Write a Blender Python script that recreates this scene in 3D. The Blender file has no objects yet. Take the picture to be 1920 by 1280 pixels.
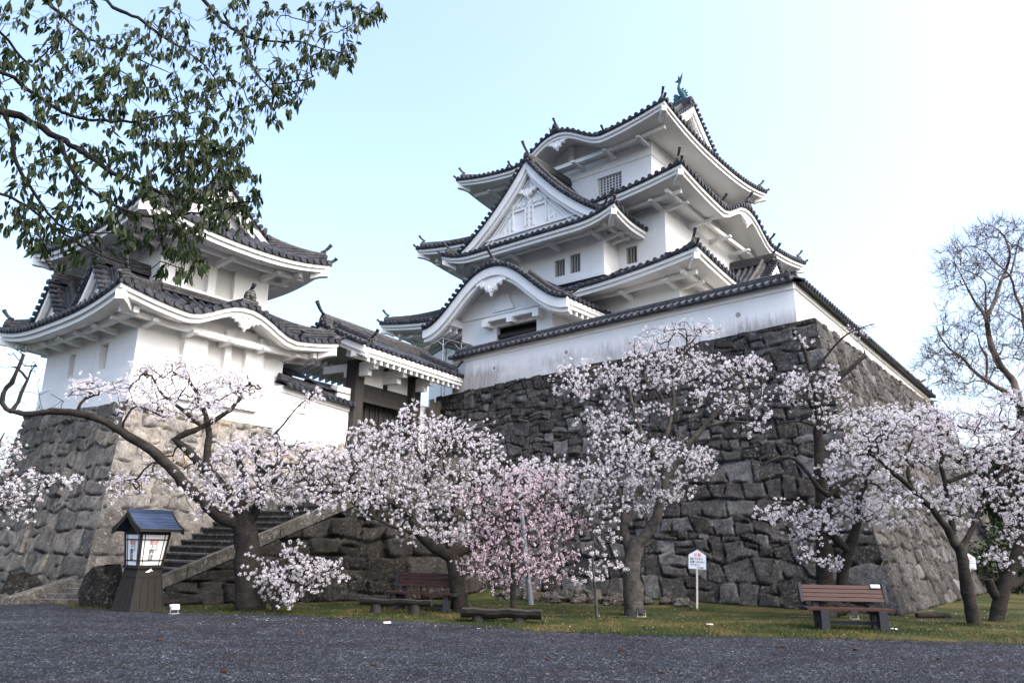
import bpy, math, random
import numpy as np
R = math.radians
scene = bpy.context.scene
col = scene.collection

# ------------------------------------------------------------------ camera
FPX = 1420.0
CAMZ = 1.5
_up = np.array([90., -5340., FPX]); _up /= np.linalg.norm(_up)
_fw = np.array([0, 0, 1.]); _Y = _fw - _up * (_fw @ _up); _Y /= np.linalg.norm(_Y)
_X = np.cross(_Y, _up)
CM = np.array([_X, _Y, _up])
CP = np.array([0, 0, CAMZ])
cam = bpy.data.cameras.new("camera")
camo = bpy.data.objects.new("camera", cam); col.objects.link(camo)
cam.sensor_width = 36.0; cam.lens = 36.0 * FPX / 1920.0
cam.clip_start = 0.1; cam.clip_end = 5000
from mathutils import Matrix, Vector
_r = CM @ np.array([1, 0, 0]); _u = -(CM @ np.array([0, 1, 0])); _b = -(CM @ np.array([0, 0, 1]))
camo.matrix_world = Matrix(((_r[0], _u[0], _b[0], 0), (_r[1], _u[1], _b[1], 0), (_r[2], _u[2], _b[2], CAMZ), (0, 0, 0, 1)))
scene.camera = camo

# ------------------------------------------------------------------ light
SUN_EL, SUN_AZ = 50.0, 122.0      # azimuth from +Y towards +X
w = bpy.data.worlds.new("World"); scene.world = w; w.use_nodes = True
nt = w.node_tree
sky = nt.nodes.new('ShaderNodeTexSky'); sky.sky_type = 'NISHITA'; sky.sun_disc = False
sky.sun_elevation = R(SUN_EL); sky.sun_rotation = R(SUN_AZ)
sky.air_density = 1.0; sky.dust_density = 5.6; sky.ozone_density = 1.1
bg = nt.nodes['Background']; nt.links.new(sky.outputs[0], bg.inputs[0]); bg.inputs[1].default_value = 0.15
sl = bpy.data.lights.new("sun", 'SUN'); sl.energy = 0.5; sl.angle = R(60); sl.color = (1.0, 0.97, 0.93)
so = bpy.data.objects.new("sun", sl); col.objects.link(so)
sd = Vector((math.sin(R(SUN_AZ)) * math.cos(R(SUN_EL)), math.cos(R(SUN_AZ)) * math.cos(R(SUN_EL)), math.sin(R(SUN_EL))))
so.rotation_euler = (-sd).to_track_quat('-Z', 'Y').to_euler()
scene.view_settings.view_transform = 'Standard'; scene.view_settings.look = 'None'
scene.view_settings.exposure = 2.0; scene.view_settings.gamma = 1.0

# ------------------------------------------------------------------ helpers
def ray(px, py):
    return CM @ np.array([px - 960., py - 640., FPX])
def at(px, py, Y):
    d = ray(px, py); return CP + d * (Y / d[1])
def ground(px, py, z=0.0):
    d = ray(px, py); return CP + d * ((z - CAMZ) / d[2])
OFF = {}
def tag(o, label=None, cat=None, group=None, kind=None):
    if label: o['label'] = label
    if cat: o['category'] = cat
    if group: o['group'] = group
    if kind: o['kind'] = kind
    return o
def thing(name, label, cat, loc=(0, 0, 0), rz=0.0, group=None, world=True):
    o = bpy.data.objects.new(name, None); col.objects.link(o)
    o.location = loc; o.rotation_euler = (0, 0, rz); o.empty_display_size = 0.3
    tag(o, label, cat, group)
    OFF[o.name] = np.array(loc, float) if world else np.zeros(3)
    return o
def finish(o, parent):
    col.objects.link(o)
    if parent is not None:
        o.parent = parent; OFF[o.name] = OFF[parent.name]
    return o
class MB:
    def __init__(s): s.v = []; s.f = []; s.sm = []
    def add(s, vs, fs, smooth=False):
        n = len(s.v); s.v.extend(vs)
        for f in fs: s.f.append([i + n for i in f]); s.sm.append(smooth)
    def box8(s, p):
        s.add(p, [(0, 3, 2, 1), (4, 5, 6, 7), (0, 1, 5, 4), (1, 2, 6, 5), (2, 3, 7, 6), (3, 0, 4, 7)])
    def box(s, x0, x1, y0, y1, z0, z1, fn=None):
        p = [(x0, y0, z0), (x1, y0, z0), (x1, y1, z0), (x0, y1, z0), (x0, y0, z1), (x1, y0, z1), (x1, y1, z1), (x0, y1, z1)]
        if fn: p = [fn(*q) for q in p]
        s.box8(p)
    def frustum(s, c0, h0, c1, h1, fn=None):   # rectangular tapered box: centre (x,y,z), half sizes
        p = [(c[0] + sx * h[0], c[1] + sy * h[1], c[2]) for c, h in ((c0, h0), (c1, h1)) for sx, sy in ((-1, -1), (1, -1), (1, 1), (-1, 1))]
        if fn: p = [fn(*q) for q in p]
        s.box8(p)
    def grid(s, rows, smooth=True, close=False):
        nr, nc = len(rows), len(rows[0]); vs = [p for r in rows for p in r]; fs = []
        for i in range(nr - 1):
            for j in range(nc - (0 if close else 1)):
                k = (j + 1) % nc
                fs.append((i * nc + j, i * nc + k, (i + 1) * nc + k, (i + 1) * nc + j))
        s.add(vs, fs, smooth)
    def poly(s, pts): s.add(list(pts), [tuple(range(len(pts)))])
    def prism(s, front, back):
        n = len(front); fs = [tuple(range(n)), tuple(range(2 * n - 1, n - 1, -1))]
        fs += [(i, n + i, n + (i + 1) % n, (i + 1) % n) for i in range(n)]
        s.add(list(front) + list(back), fs)
    def tube(s, pts, rad, n=6, cap=True, smooth=True):
        pts = [np.array(p, float) for p in pts]
        if not hasattr(rad, '__len__'): rad = [rad] * len(pts)
        rows = []; pu = None
        for i, p in enumerate(pts):
            d = pts[min(i + 1, len(pts) - 1)] - pts[max(i - 1, 0)]; L = np.linalg.norm(d); d = d / L if L > 1e-9 else np.array([0, 0, 1.])
            if pu is None:
                h = np.array([0, 0, 1.]) if abs(d[2]) < 0.9 else np.array([1., 0, 0]); pu = np.cross(d, h)
            pu = pu - d * (pu @ d); pu /= np.linalg.norm(pu); q = np.cross(d, pu)
            rows.append([tuple(p + rad[i] * (pu * math.cos(2 * math.pi * k / n) + q * math.sin(2 * math.pi * k / n))) for k in range(n)])
        s.grid(rows, smooth, True)
        if cap:
            s.poly(rows[0][::-1]); s.poly(rows[-1])
    def sweep(s, path, prof, up=(0, 0, 1), smooth=False, cap=True):   # prof: closed (side, up) outline
        path = [np.array(p, float) for p in path]; upv = np.array(up, float); rows = []
        for i, p in enumerate(path):
            d = path[min(i + 1, len(path) - 1)] - path[max(i - 1, 0)]
            sd_ = np.cross(d, upv); sd_ /= np.linalg.norm(sd_)
            rows.append([tuple(p + sd_ * x + upv * y) for x, y in prof])
        s.grid(rows, smooth, True)
        if cap: s.poly(rows[0][::-1]); s.poly(rows[-1])
    def build(s, name, mat, parent=None, off=None):
        if off is None: off = OFF[parent.name] if parent is not None else np.zeros(3)
        me = bpy.data.meshes.new(name)
        V = np.array(s.v, float).reshape(-1, 3) - off
        me.from_pydata([tuple(q) for q in V], [], s.f)
        me.polygons.foreach_set('use_smooth', s.sm); me.materials.append(mat); me.update()
        return finish(bpy.data.objects.new(name, me), parent)
def build_split(mb, name, mat_, parent, dist=.75):   # one object per cluster of touching pieces
    par = list(range(len(mb.v)))
    def fd(i):
        while par[i] != i: par[i] = par[par[i]]; i = par[i]
        return i
    for f in mb.f:
        a = fd(f[0])
        for q in f[1:]: par[fd(q)] = a
    isl = {}
    for k, f in enumerate(mb.f): isl.setdefault(fd(f[0]), []).append(k)
    V = np.array(mb.v); groups = []
    for fs in isl.values():
        c = V[sorted({q for k in fs for q in mb.f[k]})].mean(0)
        for g in groups:
            if np.linalg.norm(g[0] - c) < dist: g[1].extend(fs); break
        else: groups.append([c, list(fs)])
    out = []
    for c, fs in groups:
        m2 = MB(); ids = sorted({q for k in fs for q in mb.f[k]}); mp = {q: i for i, q in enumerate(ids)}
        m2.v = [mb.v[q] for q in ids]; m2.f = [[mp[q] for q in mb.f[k]] for k in fs]; m2.sm = [mb.sm[k] for k in fs]; out.append(m2.build(name, mat_, parent))
    return out
def np_mesh(name, V, F, mat, parent=None, smooth=False, attr=None, off=None):
    if off is None: off = OFF[parent.name] if parent is not None else np.zeros(3)
    V = np.asarray(V, np.float32) - np.asarray(off, np.float32); F = np.asarray(F, np.int32); nf, k = F.shape
    me = bpy.data.meshes.new(name); me.vertices.add(len(V)); me.vertices.foreach_set('co', V.ravel())
    me.loops.add(nf * k); me.loops.foreach_set('vertex_index', F.ravel())
    me.polygons.add(nf); me.polygons.foreach_set('loop_start', np.arange(0, nf * k, k, dtype=np.int32))
    me.polygons.foreach_set('loop_total', np.full(nf, k, np.int32))
    me.polygons.foreach_set('use_smooth', np.full(nf, smooth, bool))
    me.update(calc_edges=True)
    if attr is not None:
        for nm, val in attr.items():
            a = me.attributes.new(nm, 'FLOAT', 'POINT'); a.data.foreach_set('value', np.asarray(val, np.float32))
    me.materials.append(mat); me.validate()
    return finish(bpy.data.objects.new(name, me), parent)

# ------------------------------------------------------------------ materials
def mat(name, colr, rough=0.8, spec=0.3, metal=0.0):
    m = bpy.data.materials.new(name); m.use_nodes = True
    p = m.node_tree.nodes['Principled BSDF']
    p.inputs['Base Color'].default_value = (*colr, 1); p.inputs['Roughness'].default_value = rough
    p.inputs['Specular IOR Level'].default_value = spec; p.inputs['Metallic'].default_value = metal
    return m
class NT:
    def __init__(s, m): s.t = m.node_tree; s.p = s.t.nodes['Principled BSDF']; s.pos = s.t.nodes.new('ShaderNodeNewGeometry').outputs['Position']
    def n(s, ty, **kw):
        nd = s.t.nodes.new(ty)
        for k, v in kw.items():
            if k.startswith('i_'):
                nm = k[2:]; nd.inputs[int(nm) if nm.isdigit() else nm].default_value = v
            else: setattr(nd, k, v)
        return nd
    def l(s, a, b): s.t.links.new(a, b)
    def map(s, src, scale):
        m = s.n('ShaderNodeMapping'); s.l(src, m.inputs[0]); m.inputs['Scale'].default_value = scale; return m.outputs[0]
    def noise(s, scale, detail=6, rough=0.6, vec=None):
        nd = s.n('ShaderNodeTexNoise'); nd.inputs['Scale'].default_value = scale; nd.inputs['Detail'].default_value = detail
        nd.inputs['Roughness'].default_value = rough; s.l(vec or s.pos, nd.inputs['Vector']); return nd.outputs['Fac']
    def ramp(s, fac, stops):
        r = s.n('ShaderNodeValToRGB'); e = r.color_ramp.elements
        while len(e) < len(stops): e.new(0.5)
        for i, (pz, c) in enumerate(stops):
            e[i].position = pz; e[i].color = (*c, 1) if len(c) == 3 else c
        s.l(fac, r.inputs[0]); return r.outputs[0]
    def mix(s, fac, a, b, mode='MIX'):
        m = s.n('ShaderNodeMix', data_type='RGBA', blend_type=mode)
        for sock, v in ((m.inputs['Factor'], fac), (m.inputs['A'], a), (m.inputs['B'], b)):
            if isinstance(v, (int, float)): sock.default_value = v
            elif isinstance(v, tuple): sock.default_value = (*v, 1)
            else: s.l(v, sock)
        return m.outputs['Result']
    def math(s, op, a, b=0.0, clamp=False):
        m = s.n('ShaderNodeMath', operation=op, use_clamp=clamp)
        for i, v in enumerate((a, b)):
            if isinstance(v, (int, float)): m.inputs[i].default_value = v
            else: s.l(v, m.inputs[i])
        return m.outputs[0]
    def sep(s, c):
        x = s.n('ShaderNodeSeparateColor'); s.l(c, x.inputs[0]); return x.outputs[0]
    def base(s, c): s.l(c, s.p.inputs['Base Color'])
    def bump(s, h, strength=0.5, dist=0.02):
        b = s.n('ShaderNodeBump'); b.inputs['Strength'].default_value = strength; b.inputs['Distance'].default_value = dist
        s.l(h, b.inputs['Height']); s.l(b.outputs[0], s.p.inputs['Normal'])
    def attr(s, name): return s.n('ShaderNodeAttribute', attribute_name=name).outputs['Fac']
    def z(s):
        x = s.n('ShaderNodeSeparateXYZ'); s.l(s.pos, x.inputs[0]); return x.outputs[2]

def plaster(name, colr=(0.80, 0.80, 0.79), stain=None):
    m = mat(name, colr, 0.9, 0.15); k = NT(m)
    n1 = k.noise(0.7, 5); n2 = k.noise(1.0, 6, 0.65, k.map(k.pos, (3.5, 3.5, 0.35)))
    c = k.mix(k.ramp(n1, [(0.4, (0, 0, 0)), (0.75, (1, 1, 1))]), colr, tuple(x * 0.92 for x in colr))
    c = k.mix(k.math('MULTIPLY', k.ramp(n2, [(0.55, (0, 0, 0)), (0.8, (1, 1, 1))]), 0.36), c, (0.54, 0.525, 0.50))
    if stain:
        z0, h, sc = stain
        f = k.math('SUBTRACT', k.math('ADD', z0 + h, k.math('MULTIPLY', k.math('SUBTRACT', k.noise(1.2, 7, 0.7, k.map(k.pos, (5, 5, 0.6))), 0.5), 1.1)), k.z())
        f = k.math('MULTIPLY', k.math('MULTIPLY', f, 2.2, True), k.math('ADD', 0.25, k.noise(2.0, 6, 0.7, k.map(k.pos, (6, 6, 0.8)))), True)
        f = k.math('MULTIPLY', f, k.ramp(k.noise(0.45, 4, 0.6), [(0.36, (0.25, 0.25, 0.25)), (0.58, (1, 1, 1))]))
        c = k.mix(k.math('MULTIPLY', f, 0.95), c, sc)
    k.base(c); k.bump(k.noise(14, 5), 0.15, 0.02); return m
M = {}
M['plaster'] = plaster('white_plaster')
M['plaster_soffit'] = plaster('soffit_plaster', (0.78, 0.77, 0.75))
M['plaster_stain'] = plaster('stained_plaster', (0.80, 0.80, 0.80), (8.35, 0.48, (0.22, 0.19, 0.185)))
M['plaster_stain2'] = plaster('weathered_plaster', (0.80, 0.79, 0.77), (8.75, 0.55, (0.24, 0.17, 0.13)))
def tile_mat():
    m = mat('roof_tile', (0.06, 0.063, 0.075), 0.6, 0.22); k = NT(m)
    v = k.n('ShaderNodeTexVoronoi'); v.inputs['Scale'].default_value = 3.6; k.l(k.pos, v.inputs['Vector'])
    c = k.ramp(k.noise(2.2, 6, 0.7), [(0.3, (0.009, 0.010, 0.0145)), (0.52, (0.021, 0.0245, 0.034)), (0.75, (0.062, 0.066, 0.076))])
    c = k.mix(1.0, c, k.ramp(k.sep(v.outputs['Color']), [(0, (.6, .6, .62)), (1, (1.5, 1.5, 1.48))]), 'MULTIPLY')
    sp = k.ramp(k.noise(28, 3, 0.7), [(0.60, (0, 0, 0)), (0.72, (1, 1, 1))])
    c = k.mix(k.math('MULTIPLY', sp, 0.35), c, (0.17, 0.172, 0.18))
    k.base(c); k.bump(k.noise(30, 4), 0.3, 0.01); return m
M['tile'] = tile_mat()
def ridge_mat():
    m = mat('ridge_tile', (0.08, 0.08, 0.085), 0.6, 0.3); k = NT(m)
    wv = k.n('ShaderNodeTexWave', wave_type='BANDS', bands_direction='Z'); wv.inputs['Scale'].default_value = 3.2; wv.inputs['Distortion'].default_value = 1.2
    k.l(k.pos, wv.inputs['Vector'])
    c = k.mix(k.ramp(k.noise(6, 6, 0.7), [(0.35, (0, 0, 0)), (0.7, (1, 1, 1))]), (0.017, 0.019, 0.025), (0.085, 0.084, 0.083))
    c = k.mix(k.math('MULTIPLY', wv.outputs['Fac'], 0.45), c, (0.018, 0.019, 0.023)); k.base(c); k.bump(wv.outputs['Fac'], 0.5, 0.03); return m
M['ridge'] = ridge_mat()
def stone_mat(name, stops, lichen, lich_amt, rust=None, streak=0.5, soil=(0.012, 0.011, 0.010), low=None):
    m = mat(name, (0.1, 0.1, 0.1), 0.92, 0.2); k = NT(m)
    a = k.attr('tone')
    c = k.ramp(a, stops)
    n = k.noise(3.2, 9, 0.78)
    c = k.mix(1.0, c, k.ramp(n, [(0.36, (0.35, 0.35, 0.35)), (0.47, (0.8, 0.8, 0.8)), (0.56, (1.15, 1.14, 1.12)), (0.68, (2.0, 1.96, 1.9))]), 'MULTIPLY')
    st = k.ramp(k.noise(1.1, 6, 0.7, k.map(k.pos, (3, 3, 0.25))), [(0.45, (0, 0, 0)), (0.7, (1, 1, 1))])
    c = k.mix(k.math('MULTIPLY', st, streak), c, tuple(x * 0.4 for x in stops[0][1]))
    if rust:
        rr = k.ramp(k.noise(0.9, 6, 0.7), [(0.52, (0, 0, 0)), (0.72, (1, 1, 1))]); c = k.mix(k.math('MULTIPLY', rr, rust[0]), c, rust[1])
    if low:
        f = k.math('ADD', k.math('SUBTRACT', low[0], k.z()), k.math('MULTIPLY', k.math('SUBTRACT', k.noise(0.8, 6, 0.7), 0.5), 3.0))
        c = k.mix(k.math('MULTIPLY', k.math('MULTIPLY', f, 0.7, True), 0.8), c, k.mix(1.0, c, low[1], 'MULTIPLY'))
    sp = k.ramp(k.noise(11, 8, 0.85), [(0.55 - lich_amt, (0, 0, 0)), (0.60 - lich_amt, (1, 1, 1))])
    c = k.mix(k.math('MULTIPLY', sp, k.math('MULTIPLY', k.ramp(k.noise(1.0, 4), [(0.4, (0.15, 0.15, 0.15)), (0.6, (1, 1, 1))]), 0.75)), c, lichen)
    c = k.mix(k.math('MULTIPLY', k.attr('joint'), 0.85), c, soil)
    k.base(c); k.bump(k.math('ADD', k.noise(7, 9, 0.78), k.math('MULTIPLY', k.noise(38, 4), 0.45)), 1.0, 0.08); return m
M['stone_dark'] = stone_mat('dark_granite', [(0.0, (0.026, 0.0252, 0.0245)), (0.4, (0.046, 0.0455, 0.045)), (0.8, (0.074, 0.074, 0.075)), (1.0, (0.13, 0.132, 0.138))], (0.30, 0.29, 0.275), 0.0, (0.5, (0.060, 0.047, 0.038)))
M['stone_low'] = stone_mat('mossy_granite', [(0.0, (0.017, 0.016, 0.015)), (0.6, (0.030, 0.0285, 0.0265)), (1.0, (0.052, 0.050, 0.047))], (0.21, 0.205, 0.19), 0.0, (0.4, (0.026, 0.026, 0.019)), 0.6)
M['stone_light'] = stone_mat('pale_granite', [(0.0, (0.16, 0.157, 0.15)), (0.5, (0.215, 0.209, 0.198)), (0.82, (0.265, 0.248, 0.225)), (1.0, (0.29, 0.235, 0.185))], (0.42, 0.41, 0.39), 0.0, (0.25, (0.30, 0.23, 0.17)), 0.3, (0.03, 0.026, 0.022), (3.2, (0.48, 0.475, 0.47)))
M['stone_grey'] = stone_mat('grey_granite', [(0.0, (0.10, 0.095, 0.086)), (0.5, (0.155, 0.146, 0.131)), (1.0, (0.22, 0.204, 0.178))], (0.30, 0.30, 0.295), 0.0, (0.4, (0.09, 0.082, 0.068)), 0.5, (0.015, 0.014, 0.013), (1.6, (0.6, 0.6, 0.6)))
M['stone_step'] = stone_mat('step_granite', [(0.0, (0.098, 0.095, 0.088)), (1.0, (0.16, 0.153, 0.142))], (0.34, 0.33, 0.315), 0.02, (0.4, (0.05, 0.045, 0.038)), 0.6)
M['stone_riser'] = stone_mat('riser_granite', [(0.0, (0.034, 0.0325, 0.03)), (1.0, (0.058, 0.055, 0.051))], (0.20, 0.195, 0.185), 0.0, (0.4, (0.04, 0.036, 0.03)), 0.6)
def wood(name, c0, c1, sc=(1, 1, 12), rough=0.75, spec=0.25):
    m = mat(name, c0, rough, spec); k = NT(m)
    k.base(k.mix(k.ramp(k.noise(2.5, 6, 0.7, k.map(k.pos, sc)), [(0.3, (0, 0, 0)), (0.7, (1, 1, 1))]), c0, c1)); k.bump(k.noise(6, 5, 0.6, k.map(k.pos, sc)), 0.3, 0.01); return m
M['wood_black'] = wood('black_timber', (0.018, 0.017, 0.017), (0.05, 0.046, 0.043), (12, 12, 0.7))
M['wood_lantern'] = wood('dark_stained_wood', (0.010, 0.0095, 0.009), (0.022, 0.0205, 0.019), (14, 14, 1))
M['wood_bench'] = wood('reddish_slat', (0.029, 0.0115, 0.009), (0.047, 0.0195, 0.0155), (1.5, 14, 14), 0.55)
M['wood_log'] = wood('weathered_log', (0.013, 0.012, 0.011), (0.036, 0.032, 0.028), (1.5, 10, 10))
M['wood_post'] = wood('pale_post', (0.34, 0.33, 0.31), (0.5, 0.49, 0.47), (12, 12, 0.8))
M['wood_fence'] = wood('weathered_fence', (0.07, 0.06, 0.05), (0.15, 0.135, 0.115), (12, 12, 0.6))
M['bark'] = None
def bark(name, c0, c1, moss):
    m = mat(name, c0, 0.95, 0.15); k = NT(m)
    c = k.mix(k.ramp(k.noise(5, 8, 0.75), [(0.35, (0, 0, 0)), (0.68, (1, 1, 1))]), c0, c1)
    c = k.mix(k.math('MULTIPLY', k.ramp(k.noise(1.6, 5, 0.7), [(0.55, (0, 0, 0)), (0.7, (1, 1, 1))]), 0.6), c, moss)
    k.base(c); k.bump(k.noise(9, 8, 0.75, k.map(k.pos, (1, 1, 2.2))), 0.9, 0.05); return m
M['bark'] = bark('cherry_bark', (0.013, 0.012, 0.0115), (0.042, 0.038, 0.034), (0.045, 0.042, 0.024))
M['bark_pale'] = bark('lichened_bark', (0.022, 0.020, 0.019), (0.095, 0.09, 0.083), (0.12, 0.115, 0.08))
M['bark_dark'] = bark('dark_bark', (0.012, 0.011, 0.010), (0.035, 0.031, 0.028), (0.02, 0.022, 0.013))
M['bark_red'] = bark('bare_tree_bark', (0.06, 0.049, 0.044), (0.13, 0.105, 0.094), (0.10, 0.085, 0.07))
def petal(name, c0, c1, tr=0.25):
    m = mat(name, c0, 0.7, 0.1); k = NT(m)
    c = k.mix(k.ramp(k.noise(1.3, 4), [(0.35, (0, 0, 0)), (0.65, (1, 1, 1))]), c0, c1)
    c = k.mix(k.math('MULTIPLY', k.ramp(k.noise(22, 2), [(0.44, (0, 0, 0)), (0.6, (1, 1, 1))]), 0.45), c, tuple(x * 0.72 for x in c1)); k.base(c)
    t = k.n('ShaderNodeBsdfTranslucent'); k.l(c, t.inputs[0]); mx = k.n('ShaderNodeMixShader'); mx.inputs[0].default_value = tr
    k.l(k.p.outputs[0], mx.inputs[1]); k.l(t.outputs[0], mx.inputs[2]); k.l(mx.outputs[0], k.t.nodes['Material Output'].inputs[0]); return m
M['petal'] = petal('pale_blossom', (0.66, 0.65, 0.695), (0.635, 0.605, 0.66))
M['petal_pink'] = petal('pink_blossom', (0.66, 0.555, 0.62), (0.61, 0.475, 0.56))
def leafm(name, c0, c1, rough=0.4, tr=0.2):
    m = mat(name, c0, rough, 0.22); k = NT(m); c = k.mix(k.ramp(k.noise(1.5, 3), [(0.35, (0, 0, 0)), (0.65, (1, 1, 1))]), c0, c1); k.base(c)
    t = k.n('ShaderNodeBsdfTranslucent'); k.l(c, t.inputs[0]); mx = k.n('ShaderNodeMixShader'); mx.inputs[0].default_value = tr
    k.l(k.p.outputs[0], mx.inputs[1]); k.l(t.outputs[0], mx.inputs[2]); k.l(mx.outputs[0], k.t.nodes['Material Output'].inputs[0]); return m
M['leaf'] = leafm('glossy_leaf', (0.011, 0.022, 0.006), (0.026, 0.045, 0.011), 0.5, 0.28)
M['needle'] = leafm('dark_foliage', (0.016, 0.026, 0.013), (0.04, 0.052, 0.025), 0.7, 0.1)
M['bud'] = leafm('brown_twig_buds', (0.20, 0.15, 0.13), (0.26, 0.20, 0.18), 0.8, 0.2)
M['shutter'] = plaster('shutter_plaster', (0.60, 0.59, 0.57))
M['dark'] = mat('dark_interior', (0.012, 0.012, 0.014), 0.8, 0.2)
M['glass'] = mat('window_glass', (0.03, 0.04, 0.055), 0.12, 0.5)
M['iron'] = mat('grey_bar', (0.30, 0.29, 0.28), 0.6, 0.3)
M['white_bar'] = mat('white_lattice', (0.62, 0.62, 0.62), 0.6, 0.3)
M['bronze'] = mat('green_bronze', (0.03, 0.085, 0.095), 0.5, 0.5, 0.5)
M['steel'] = mat('galvanised_steel', (0.42, 0.43, 0.45), 0.45, 0.4, 0.6)
M['pole'] = mat('pole_paint', (0.13, 0.15, 0.175), 0.6, 0.3)
M['canopy'] = mat('canopy_sheet', (0.42, 0.42, 0.40), 0.5, 0.3)
M['concrete'] = NT(mat('bench_frame', (0.024, 0.026, 0.033), 0.75, 0.2)).p.id_data and bpy.data.materials['bench_frame']
def blue_roof():
    m = mat('blue_copper_sheet', (0.03, 0.05, 0.11), 0.5, 0.4, 0.2); k = NT(m)
    k.base(k.mix(k.ramp(k.noise(3, 5, 0.6), [(0.3, (0, 0, 0)), (0.7, (1, 1, 1))]), (0.022, 0.038, 0.085), (0.045, 0.072, 0.14))); return m
M['blue'] = blue_roof()
M['paper'] = mat('lantern_panel', (0.70, 0.72, 0.75), 0.7, 0.2)
M['sign'] = mat('sign_board', (0.46, 0.53, 0.64), 0.6, 0.3)
M['ink'] = mat('black_ink', (0.012, 0.012, 0.012), 0.7, 0.2)
M['red'] = mat('red_ink', (0.55, 0.05, 0.02), 0.7, 0.2)
M['litter'] = mat('white_paper', (0.75, 0.75, 0.75), 0.7, 0.2)
M['brown_leaf'] = mat('fallen_leaf', (0.035, 0.016, 0.010), 0.8, 0.2)
def gravel_mat():
    m = mat('grey_gravel', (0.1, 0.1, 0.11), 0.95, 0.15); k = NT(m)
    v = k.n('ShaderNodeTexVoronoi'); v.inputs['Scale'].default_value = 34; k.l(k.pos, v.inputs['Vector'])
    v2 = k.n('ShaderNodeTexVoronoi'); v2.inputs['Scale'].default_value = 13; k.l(k.pos, v2.inputs['Vector'])
    sx = k.n('ShaderNodeSeparateColor'); k.l(v.outputs['Color'], sx.inputs[0]); s2 = k.n('ShaderNodeSeparateColor'); k.l(v2.outputs['Color'], s2.inputs[0])
    c = k.ramp(sx.outputs[0], [(0.0, (0.0092, 0.0114, 0.0168)), (0.5, (0.0160, 0.0195, 0.0282)), (0.88, (0.029, 0.0345, 0.047)), (1.0, (0.12, 0.128, 0.142))])
    c = k.mix(1.0, c, k.ramp(s2.outputs[1], [(0, (0.6, 0.6, 0.6)), (1, (1.4, 1.4, 1.4))]), 'MULTIPLY')
    big = k.noise(1.1, 7, 0.72, k.map(k.pos, (0.7, 1.1, 1)))
    c = k.mix(1.0, c, k.ramp(big, [(0.36, (0.55, 0.54, 0.53)), (0.64, (1.4, 1.4, 1.42))]), 'MULTIPLY')
    c = k.mix(k.math('MULTIPLY', k.ramp(k.noise(0.8, 7, 0.7, k.map(k.pos, (0.5, 2.2, 1))), [(0.55, (0, 0, 0)), (0.72, (1, 1, 1))]), 0.6), c, (0.036, 0.031, 0.028))
    k.base(c); k.bump(v.outputs['Distance'], 1.0, 0.05); return m
M['gravel'] = gravel_mat()
def pebble_mat():
    m = mat('gravel_chips', (0.05, 0.055, 0.065), 0.9, 0.2); k = NT(m)
    k.base(k.ramp(k.attr('tone'), [(0.0, (0.0062, 0.0076, 0.011)), (0.5, (0.016, 0.019, 0.0265)), (0.85, (0.029, 0.0335, 0.0445)), (1.0, (0.055, 0.06, 0.071))])); return m
M['pebble'] = pebble_mat()
def lawn_mat():
    m = mat('patchy_lawn', (0.06, 0.08, 0.03), 0.95, 0.1); k = NT(m)
    c = k.ramp(k.noise(0.55, 7, 0.7), [(0.36, (0.013, 0.022, 0.0065)), (0.49, (0.026, 0.034, 0.010)), (0.59, (0.064, 0.052, 0.020)), (0.75, (0.09, 0.068, 0.032))])
    c = k.mix(1.0, c, k.ramp(k.noise(18, 6, 0.75), [(0.3, (0.45, 0.45, 0.45)), (0.7, (1.4, 1.4, 1.4))]), 'MULTIPLY'); k.base(c)
    k.bump(k.noise(40, 4), 0.8, 0.03); return m
M['lawn'] = lawn_mat()
def blade_mat():
    m = mat('grass_blade', (0.06, 0.09, 0.03), 0.8, 0.2); k = NT(m)
    k.base(k.ramp(k.noise(0.55, 7, 0.7), [(0.36, (0.017, 0.030, 0.0072)), (0.49, (0.034, 0.045, 0.012)), (0.59, (0.082, 0.067, 0.025)), (0.75, (0.105, 0.08, 0.037))])); return m
M['blade'] = blade_mat()
# ------------------------------------------------------------------ building kit
class Bs:
    def __init__(s, ox, oy, A1, A2, unit=1.0, datum=0.0):   # unit: metres per drawing unit, datum: level of drawing height 0
        s.k = unit; s.dz = datum
        s.o = (ox, oy); s.e1 = (math.sin(R(A1)), math.cos(R(A1))); s.e2 = (math.sin(R(A2)), math.cos(R(A2)))
    def w(s, a, b, z):
        a *= s.k; b *= s.k
        return (s.o[0] + a * s.e1[0] + b * s.e2[0], s.o[1] + a * s.e1[1] + b * s.e2[1], z * s.k + s.dz)
def bell(x):
    x = abs(x)
    return 0.0 if x >= 1 else 0.5 * (1 + math.cos(math.pi * x ** 1.08))
def wall_panel(mb, fn, u0, u1, z0, z1, holes=(), rd=0.22):
    us = sorted({u0, u1} | {h[0] for h in holes} | {h[1] for h in holes}); zs = sorted({z0, z1} | {h[2] for h in holes} | {h[3] for h in holes})
    for i in range(len(us) - 1):
        for j in range(len(zs) - 1):
            cu, cz = (us[i] + us[i + 1]) / 2, (zs[j] + zs[j + 1]) / 2
            if any(h[0] < cu < h[1] and h[2] < cz < h[3] for h in holes): continue
            mb.poly([fn(us[i], 0, zs[j]), fn(us[i + 1], 0, zs[j]), fn(us[i + 1], 0, zs[j + 1]), fn(us[i], 0, zs[j + 1])])
    for (a, b, c, d) in holes:
        for q in (((a, c), (b, c)), ((b, c), (b, d)), ((b, d), (a, d)), ((a, d), (a, c))):
            (ua, za), (ub, zb) = q
            mb.poly([fn(ua, 0, za), fn(ub, 0, zb), fn(ub, rd, zb), fn(ua, rd, za)])
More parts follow.
